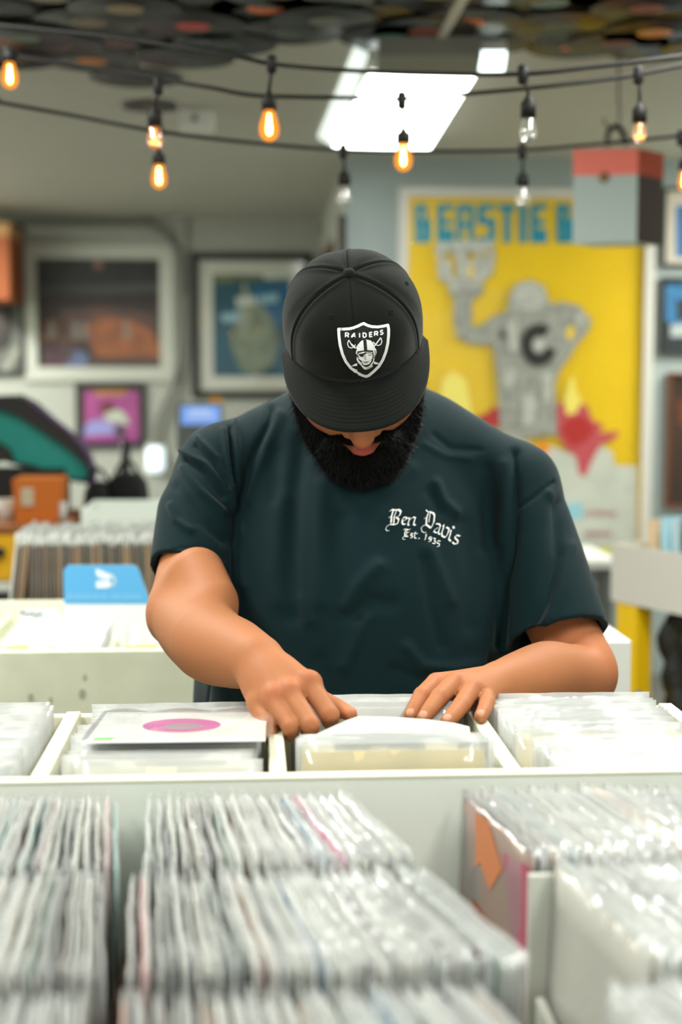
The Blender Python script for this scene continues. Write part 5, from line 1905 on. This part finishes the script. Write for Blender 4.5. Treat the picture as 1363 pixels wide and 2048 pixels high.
t = thing('card_terminal', 'grey till screen with a lit blue display left of his shoulder', 'screen', ((a.x + b_.x) / 2, yS, a.z))
m_till = mat('dark_grey_plastic', (92, 96, 92), .5)
obj('screen_body', MB().cbox((a.x, yS, a.z), (b_.x, yS + .05, b_.z), .012), m_till, t)
sa, sb = onY(362, 850, yS), onY(439, 812, yS)
obj('display', MB().cbox((sa.x, yS - .004, sa.z), (sb.x, yS + .002, sb.z), .002), mat('lit_blue_display', (120, 160, 230), .3, emit=((108, 146, 226), .5)), t, label='lit blue display')
mb = MB()
for k, (u0, u1) in enumerate(((374, 428), (380, 420))):
    p0, p1 = onY(u0, 836 - 10 * k, yS - .005), onY(u1, 828 - 10 * k, yS - .005)
    mb.box((p0.x, yS - .0055, p0.z), (p1.x, yS - .004, p1.z))
obj('display_line', mb, mat('display_line', (170, 190, 236), .4, emit=((170, 192, 236), .45)), t)
obj('stand', MB().tube([((a.x + b_.x) / 2, yS + .03, a.z + .01), ((a.x + b_.x) / 2, yS + .06, .95)], .02, 10), m_blk, t)
obj('base', MB().cbox((a.x - .02, yS - .02, .93), (b_.x + .02, yS + .2, .95), .006), m_blk, t)
a2, b2 = onY(417, 811, yS + .06), onY(444, 796, yS + .06)
obj('sticky_note', MB().cbox((a2.x, yS + .056, a2.z - .02), (b2.x, yS + .066, b2.z), .002), mat('amber_note', (220, 150, 40), .6), t, label='amber tag on top')
xa3, xb3 = onY(330, 1000, yS).x, onY(640, 1000, yS).x
t = thing('till_counter', 'plain grey till counter behind his shoulder', 'counter', ((xa3 + xb3) / 2, yS + .2, 0))
obj('counter_body', MB().cbox((xa3 + .03, yS, 0), (xb3 - .03, yS + .4, .90), .004), mat('grey_counter', (150, 152, 144), .6), t)
obj('counter_top', MB().cbox((xa3, yS - .05, .90), (xb3, yS + .44, .93), .004), mat('white_counter_top', (190, 190, 180), .5), t)
a, b_ = onY(312, 1100, 4.9), onY(345, 1020, 4.9)
# junction box on the ceiling
c = onZ(393, 238, CEIL - .03)
t = thing('junction_box', 'white junction box on the ceiling above the black-framed poster', 'junction box', (c.x, c.y, CEIL))
obj('box_body', MB().cbox((c.x - .065, c.y - .05, CEIL - .07), (c.x + .065, c.y + .08, CEIL), .006), m_white, t)
obj('knockout', MB().lathe([(.012, 0), (.012, .003), (0, .003)], (c.x - .005, c.y - .05, CEIL - .035), (0, -1, 0), 14), m_till, t)

# ------------------------------------------------------------------ hanging singles case
yQ = 4.4
A, Bq, Cq = onY(1144, 488, yQ), onY(1272, 488, yQ), onY(1322, 488, yQ + .10)
ztp, zbt, zsp = onY(1200, 300, yQ).z, A.z, onY(1200, 352, yQ).z
tilt = .006
m_case_g = mat('grey_green_vinyl', (188, 202, 198), .55, bump=(120, .15))
m_case_r = mat('coral_vinyl', (255, 130, 114), .5, bump=(120, .15))
m_case_s = mat('dark_brown_vinyl', (54, 36, 29), .65, spec=.15)
m_case_o = mat('orange_red_vinyl', (176, 64, 24), .65, spec=.15)
t = thing('record_case', 'grey and coral singles carrying case hanging from the ceiling over the yellow poster', 'case', ((A.x + Bq.x) / 2, yQ + .05, zbt))
dp = Vector((Cq.x - Bq.x, Cq.y - Bq.y, 0))
dl = Vector((.0, dp.y, 0))


def slab(z0, z1, e=0.0):
    a_, b2_ = Vector((A.x - e, A.y - e, z0)), Vector((Bq.x, Bq.y - e, z0 + tilt))
    c2_, d2_ = Vector((Cq.x + e, Cq.y, z0 + tilt)), Vector((A.x + (Cq.x - Bq.x) * .9, Cq.y, z0))
    u_ = Vector((0, 0, z1 - z0))
    return a_, b2_, c2_, d2_, u_


for (nm, z0, z1, mf, ms_, e) in (('case_body', zbt, zsp, m_case_g, m_case_s, 0.0), ('case_lid', zsp, ztp, m_case_r, m_case_o, .002)):
    a_, b2_, c2_, d2_, u_ = slab(z0, z1, e)
    mb = MB().add([a_, b2_, c2_, d2_, a_ + u_, b2_ + u_, c2_ + u_, d2_ + u_], [(0, 1, 5, 4)], 0)
    o_ = len(mb.v) - 8
    for f_ in ((1, 2, 6, 5), (2, 3, 7, 6), (3, 0, 4, 7), (0, 3, 2, 1), (4, 5, 6, 7)):
        mb.f.append(f_)
        mb.mi.append(1 if f_ in ((1, 2, 6, 5),) else 0)
        mb.sm.append(False)
    part = obj(nm, mb, [mf, ms_], t, label='coral lid' if nm == 'case_lid' else None)
kc = onY(1207, 355, yQ - .004)
obj('latch', MB().lathe([(.016, 0), (.016, .006), (.008, .010), (0, .010)], kc, (0, -1, 0), 16), mat('aged_brass', (150, 118, 84), .4, metal=.6), t)
zc_ = ztp
pts = [onY(1213, 292, yQ + .05), onY(1216, 266, yQ + .05), onY(1228, 254, yQ + .05), onY(1242, 260, yQ + .05), onY(1252, 290, yQ + .05)]
obj('handle', MB().tube(smooth_path(pts, 5), .009, 8), m_blk, t)
hk = [onY(1206, 236, yQ + .05), onY(1210, 250, yQ + .05), onY(1224, 256, yQ + .05), onY(1236, 248, yQ + .05), onY(1238, 220, yQ + .05), onY(1236, 195, yQ + .05)]
top_ = hk[-1].copy()
top_.z = CEIL
obj('ceiling_hook', MB().tube(smooth_path(hk + [top_], 4), .0045, 8), mat('grey_wire', (110, 104, 94), .5, metal=.5), label='wire hook holding the coral and grey case', cat='hook')

# ------------------------------------------------------------------ right-hand counter
pa, pb = P(1231, 1088, 4.2), P(1480, 1098, 3.75)
pz0, pz1 = P(1231, 1204, 4.2).z, pa.z
dr_ = (pb - pa)
dr_.z = 0
nrm = Vector((-dr_.y, dr_.x, 0)).normalized()
if nrm.y < 0:
    nrm = -nrm
m_rc = mat('pale_counter_panel', (204, 200, 190), .5)
c0 = Vector((pa.x, pa.y, 0))
c1 = c0 + dr_


def rbox(s0, s1, n0, n1, z0, z1):
    u = dr_.normalized()
    g = lambda s_, n_, z_: Vector((c0.x, c0.y, 0)) + u * s_ + nrm * n_ + Vector((0, 0, z_))
    return [g(s0, n0, z0), g(s1, n0, z0), g(s1, n1, z0), g(s0, n1, z0), g(s0, n0, z1), g(s1, n0, z1), g(s1, n1, z1), g(s0, n1, z1)]


L_ = dr_.length
t = thing('record_counter', 'pale counter on a yellow leg at the right, holding picture sleeves', 'counter', (c0.x, c0.y, 0))
obj('front_panel', MB().hexa(rbox(0, L_, 0, .02, pz0, pz1)), m_rc, t)
obj('end_panel', MB().hexa(rbox(-.02, 0, 0, .42, pz0, pz1)), m_rc, t)
obj('counter_floor', MB().hexa(rbox(0, L_, .02, .42, pz0, pz0 + .02)), m_rc, t)
obj('back_panel', MB().hexa(rbox(0, L_, .40, .42, pz0 + .02, pz1)), m_rc, t)
yl_w = .066
obj('leg', MB().hexa(rbox(0.005, .095, .004, .06, 0, pz0)), mat('yellow_leg_paint', (236, 190, 10), .5), t, label='yellow leg')
obj('leg', MB().hexa(rbox(L_ - .1, L_ - .01, .01, .06, 0, pz0)), mat('yellow_leg_paint', (236, 190, 10), .5), t, label='yellow leg')
u = dr_.normalized()
for (s0, col, hh, lab) in ((.10, (224, 190, 150), .10, 'peach sleeve standing at the left of the right counter'), (.155, (170, 212, 226), .115, 'pale blue sleeve beside the peach one on the right counter'),
                           (.20, (190, 220, 228), .11, 'second pale blue sleeve on the right counter'), (.245, (44, 44, 44), .12, 'black sleeve beside the pale blue ones'), (.29, (206, 204, 206), .115, 'lilac grey sleeve at the picture edge on the right counter')):
    g = lambda s_, n_, z_: Vector((c0.x, c0.y, 0)) + u * s_ + nrm * n_ + Vector((0, 0, z_))
    zt = pz1 + hh * .78
    b = MB().hexa([g(s0, .05, pz0 + .02), g(s0 + .006, .05, pz0 + .02), g(s0 + .05, .23, pz0 + .02), g(s0 + .044, .23, pz0 + .02), g(s0 - .02, .05, zt), g(s0 - .014, .05, zt), g(s0 + .03, .23, zt), g(s0 + .024, .23, zt)])
    obj('record_sleeve', b, m_sleeve, label=lab, cat='record', color=col)
# black wrapped stock under the counter
b = MB()
nx, nz = 26, 18
vs = []
for j in range(nz + 1):
    for i in range(nx + 1):
        s_, z_ = .10 + (L_ - .12) * i / nx, .01 + (pz0 - .03) * j / nz
        vs.append(c0 + u * s_ + nrm * (.10 + .022 * math.sin(i * .9 + j * .7) + .018 * math.sin(i * 1.7 - j * 1.3) + .012 * rng.random()) + Vector((0, 0, z_)))
o_ = len(vs)
vs += [v + nrm * .16 for v in vs]
fs = []
for j in range(nz):
    for i in range(nx):
        a = j * (nx + 1) + i
        fs += [(a, a + 1, a + nx + 2, a + nx + 1), (o_ + a + nx + 1, o_ + a + nx + 2, o_ + a + 1, o_ + a)]
for i in range(nx):
    for j0 in (0, nz):
        a = j0 * (nx + 1) + i
        fs.append((a, a + 1, a + 1 + o_, a + o_))
for j in range(nz):
    for i0 in (0, nx):
        a = j * (nx + 1) + i0
        fs.append((a, a + nx + 1, a + nx + 1 + o_, a + o_))
obj('plastic_bundle', b.add(vs, fs, 0, True), mat('black_bin_liner', (30, 30, 28), .3, spec=.6, bump=(20, .5)), label='creased black plastic bundle under the right counter', cat='bundle')
a, b_ = P(1296, 1408, 3.72), P(1380, 1475, 3.66)
obj('metal_bar', MB().tube([P(1270, 1385, 3.7), P(1400, 1490, 3.62), Vector((P(1400, 1490, 3.62).x + .1, P(1400, 1490, 3.62).y, 0.01))], .011, 10), mat('grey_metal', (110, 112, 108), .4, metal=.6), label='slanting grey metal bar below the black bundle', cat='bar')
# low white bench against the yellow poster
yV = YR - .6
a, b_ = onY(1030, 1140, yV), onY(1236, 1118, yV)
t = thing('white_bench', 'low white bench under the yellow poster', 'bench', ((a.x + b_.x) / 2, yV + .25, 0))
obj('bench_top', MB().cbox((a.x, yV, a.z), (b_.x, yV + .5, b_.z), .006), m_white, t)
for x in (a.x + .05, b_.x - .05):
    for y in (yV + .05, yV + .45):
        obj('leg', MB().cbox((x - .025, y - .025, 0), (x + .025, y + .025, a.z), .003), m_till, t)
a, b_ = onY(1090, 1400, yV + .1), onY(1228, 1180, yV + .1)
obj('storage_tub', MB().cbox((a.x, yV + .1, 0.0), (b_.x, yV + .4, b_.z), .03), mat('dull_dark_tub', (96, 98, 90), .5, var=(8, .6, (60, 62, 58))), label='dull grey tub under the white bench', cat='tub')

# ------------------------------------------------------------------ records on the ceiling
m_vinyl = mat('black_vinyl', (13, 11, 11), .22, spec=.16)
nt = m_vinyl.node_tree
bs = nt.nodes['Principled BSDF']
bs.inputs['Anisotropic'].default_value = .8
tg = nt.nodes.new('ShaderNodeTangent')
tg.direction_type = 'RADIAL'
tg.axis = 'Z'
nt.links.new(tg.outputs[0], bs.inputs['Tangent'])
DISC = [((182, 122), (196, 120, 40), 'ochre'), ((242, 85), (104, 62, 48), 'brown'), ((177, 45), (128, 112, 84), 'tan'), ((385, 52), (188, 60, 52), 'red'), ((47, 75), (92, 102, 90), 'sage'), ((317, 2), (214, 106, 40), 'dull orange'),
        ((530, 17), (214, 104, 44), 'orange'), ((580, 65), (72, 86, 82), 'slate green'), ((450, 90), (48, 62, 58), 'black-green'), ((370, 117), (56, 60, 58), 'charcoal'), ((272, 157), (60, 46, 44), 'dark umber'), ((300, 215), (96, 64, 58), 'faded red'),
        ((727, 35), (206, 70, 86), 'pink'), ((934, 45), (222, 116, 52), 'bright orange'), ((782, 75), (58, 112, 100), 'teal'), ((969, 87), (150, 164, 60), 'lime'), ((1099, 5), (110, 134, 130), 'pale teal'), ((1182, 50), (140, 44, 40), 'maroon'),
        ((1294, 17), (140, 62, 44), 'rust'), ((1309, 65), (222, 136, 46), 'amber'), ((1152, 95), (196, 92, 52), 'copper'), ((1316, 102), (54, 66, 110), 'navy'), ((640, -10), (90, 90, 80), 'grey'), ((870, -14), (180, 160, 70), 'mustard'),
        ((1010, -22), (110, 60, 90), 'plum'), ((100, -6), (150, 140, 120), 'beige'), ((-40, 20), (90, 60, 50), 'mahogany'), ((-60, 118), (70, 80, 90), 'steel blue'), ((1400, 40), (160, 120, 60), 'bronze'), ((1420, 92), (60, 60, 60), 'graphite'),
        ((430, -20), (180, 90, 60), 'terracotta'), ((1210, -18), (120, 130, 90), 'moss'), ((20, 118), (50, 50, 46), 'jet'), ((652, 42), (110, 110, 104), 'smoke'), ((850, 62), (136, 70, 52), 'brick'), ((1060, 46), (120, 110, 70), 'khaki'), ((478, 56), (50, 58, 84), 'ink blue'),
        ((110, 92), (92, 66, 46), 'walnut'), ((250, 18), (150, 130, 96), 'sand'), ((1236, 88), (104, 40, 56), 'wine'), ((704, -8), (176, 110, 110), 'rose'), ((386, -2), (44, 44, 44), 'coal'), ((560, -14), (128, 96, 60), 'cinnamon'), ((1120, 52), (70, 84, 66), 'fern')]
for k, (pp, lc, nm) in enumerate(DISC):
    zc_ = CEIL - .006 - .0045 * (k % 5)
    c = onZ(pp[0], pp[1], zc_)
    r_ = .152 if nm != 'faded red' else .10
    hint = {'dark umber': 'lowest of those at the left', 'faded red': 'small, hanging apart above the string lights'}.get(nm, 'among the records stuck to the ceiling')
    mb = MB().lathe([(.003, .0022), (.05, .0022), (.052, .0016), (r_ - .004, .0016), (r_, .0008), (r_ - .004, -.0002), (.003, -.0002)], c, (0, 0, -1), 48)
    d_ = obj('vinyl_record', mb, m_vinyl, label='black record with %s %s label %s' % ('an' if nm[0] in 'aeio' else 'a', nm, hint), cat='record', group='records on the ceiling', origin=c)
    obj('record_label', MB().lathe([(.004, .0024), (.049, .0024), (.050, .0019)], c, (0, 0, -1), 32, smooth=False), mat('label_' + nm.replace(' ', '_').replace('-', '_'), lc, .5), d_, label=nm + ' label')

# ------------------------------------------------------------------ string lights
m_cable = mat('black_rubber', (20, 19, 18), .6, spec=.2)
m_glass_clear = clear_mat('bulb_glass_clear', (235, 240, 236), .08, .03, gloss=.6)
m_glass_amber = clear_mat('bulb_glass_amber', (255, 170, 70), .25, .03, gloss=.6)
m_lit_glass = mat('lit_amber_glass', (255, 150, 50), .2, emit=((255, 150, 50), 1.6))
m_lit_core = mat('glowing_filament', (255, 220, 150), .4, emit=((255, 190, 95), 180.0))
m_dim_core = mat('dim_filament', (255, 190, 110), .4, emit=((255, 170, 80), 5.0))
m_wire = mat('bare_filament', (150, 140, 120), .4, metal=.6)


def lit_bulb_glass():
    """an amber bulb that is on: see-through, glowing towards its rim"""
    if 'lit_bulb' in MATS:
        return MATS['lit_bulb']
    m = bpy.data.materials.new('lit_bulb')
    m.use_nodes = True
    nt = m.node_tree
    for n_ in list(nt.nodes):
        nt.nodes.remove(n_)
    out = nt.nodes.new('ShaderNodeOutputMaterial')
    tr = nt.nodes.new('ShaderNodeBsdfTransparent')
    tr.inputs[0].default_value = (1, .74, .36, 1)
    em_ = nt.nodes.new('ShaderNodeEmission')
    em_.inputs[0].default_value = (1, .36, .05, 1)
    em_.inputs[1].default_value = 1.5
    mx = nt.nodes.new('ShaderNodeMixShader')
    mx.inputs[0].default_value = .55
    nt.links.new(tr.outputs[0], mx.inputs[1])
    nt.links.new(em_.outputs[0], mx.inputs[2])
    nt.links.new(mx.outputs[0], out.inputs[0])
    MATS['lit_bulb'] = m
    return m


def bulb_string(path, d, bulbs, label, r=.0042):
    pts = smooth_path([P(x, y, dd) for x, y, dd in path], 6)
    t = thing('string_light', label, 'string lights', pts[0], None)
    obj('cable', MB().tube(pts, r, 8), m_cable, t)
    for (ax, ay, sx, sy0, sy1, by, state, dd) in bulbs:
        a_, s0, s1, e = P(ax, ay, dd), P(sx, sy0, dd), P(sx, sy1, dd), P(sx, by, dd)
        s0.x = s1.x = e.x
        s0.y = s1.y = e.y
        sk = MB().lathe([(.0035, .030), (.010, .026), (.010, -.004), (.0035, -.008)], a_ - Vector((0, 0, .012)), (0, 0, 1), 12)
        sk.tube([a_, a_.lerp(s0, .4) + Vector((.001, 0, 0)), s0], .0034, 8)
        hs = s0.z - s1.z
        sk.lathe([(.004, 0), (.0085, -.008), (.0145, -hs * .35), (.0150, -hs), (.0125, -hs), (0, -hs + .002)], s0, (0, 0, 1), 16)
        so = obj('lamp_socket', sk, m_cable, t)
        hb = s1.z - e.z
        rb2 = hb * .335
        prof = [(.009, 0), (.0115, -.06 * hb), (rb2 * .80, -.28 * hb), (rb2 * .98, -.50 * hb), (rb2, -.62 * hb), (rb2 * .93, -.78 * hb), (rb2 * .70, -.91 * hb), (rb2 * .36, -.985 * hb), (0, -hb)]
        gm = lit_bulb_glass() if state == 'lit' else m_glass_amber if state == 'dim' else m_glass_clear
        obj('bulb', MB().lathe(prof, s1, (0, 0, 1), 24), gm, so, label={'lit': 'lit amber bulb', 'dim': 'dim amber bulb', 'off': 'unlit clear bulb'}[state])
        fb = MB()
        rf = .22 if state == 'lit' else .07 if state == 'dim' else .04
        fb.lathe([(.002, -.12 * hb), (rb2 * rf * .7, -.25 * hb), (rb2 * rf * 1.25, -.58 * hb), (rb2 * rf, -.74 * hb), (0, -.80 * hb)], s1, (0, 0, 1), 12)
        if state == 'dim':
            for q_ in (-1, 1):
                fb.lathe([(0, -.62 * hb), (.005, -.68 * hb), (.005, -.76 * hb), (0, -.80 * hb)], s1 + Vector((q_ * rb2 * .35, 0, 0)), (0, 0, 1), 10)
        obj('filament', fb, {'lit': m_lit_core, 'dim': m_dim_core, 'off': m_wire}[state], so)
    return t


bulb_string([(-2600, -190, 3.1), (-1200, -60, 3.0), (-120, 40, 2.95), (200, 72, 2.9), (455, 110, 2.8), (545, 128, 2.8), (682, 140, 2.75), (850, 147, 2.75), (1043, 148, 2.7), (1200, 132, 2.7), (1363, 113, 2.7), (1480, 96, 2.7), (2400, -60, 2.8), (3500, -250, 2.85)], 2.75,
            [(543, 128, 538, 184, 222, 283, 'lit', 2.8), (1045, 148, 1055, 192, 236, 286, 'off', 2.7)], 'topmost bulb string, with one lit and one clear bulb', .0044)
bulb_string([(-2600, -170, 3.1), (-1200, -30, 3.0), (-120, 96, 3.0), (150, 130, 3.0), (315, 158, 2.95), (420, 175, 2.9), (500, 190, 2.9), (600, 194, 2.9), (720, 196, 2.9), (803, 198, 2.9), (930, 188, 2.9), (1060, 176, 2.85), (1200, 160, 2.85), (1275, 149, 2.85), (1363, 131, 2.85), (1480, 112, 2.85), (2400, -40, 2.85), (3400, -220, 2.85)], 2.9,
            [(14, 108, 20, 96, 126, 178, 'lit', 2.98), (316, 172, 310, 212, 254, 299, 'dim', 2.9), (803, 200, 806, 257, 288, 343, 'lit', 2.9), (1276, 150, 1277, 206, 246, 286, 'dim', 2.85)], 'middle bulb string, sagging across the glaring panel', .0044)
bulb_string([(-2500, -130, 3.1), (-1200, 40, 3.1), (-120, 182, 3.1), (0, 205, 3.1), (150, 232, 3.2), (310, 262, 3.2), (480, 283, 3.3), (680, 300, 3.4), (860, 303, 3.4), (1045, 300, 3.4), (1200, 288, 3.4), (1300, 278, 3.35), (1363, 271, 3.35), (1480, 255, 3.3), (2300, 90, 3.2), (2950, -80, 3.2)], 3.3,
            [(318, 268, 318, 302, 330, 378, 'lit', 3.2), (686, 302, 688, 340, 371, 414, 'off', 3.4), (1044, 302, 1044, 343, 373, 416, 'off', 3.4), (1361, 275, 1368, 312, 342, 382, 'lit', 3.35)], 'lowest bulb string, its middle just under the glaring panel', .0044)
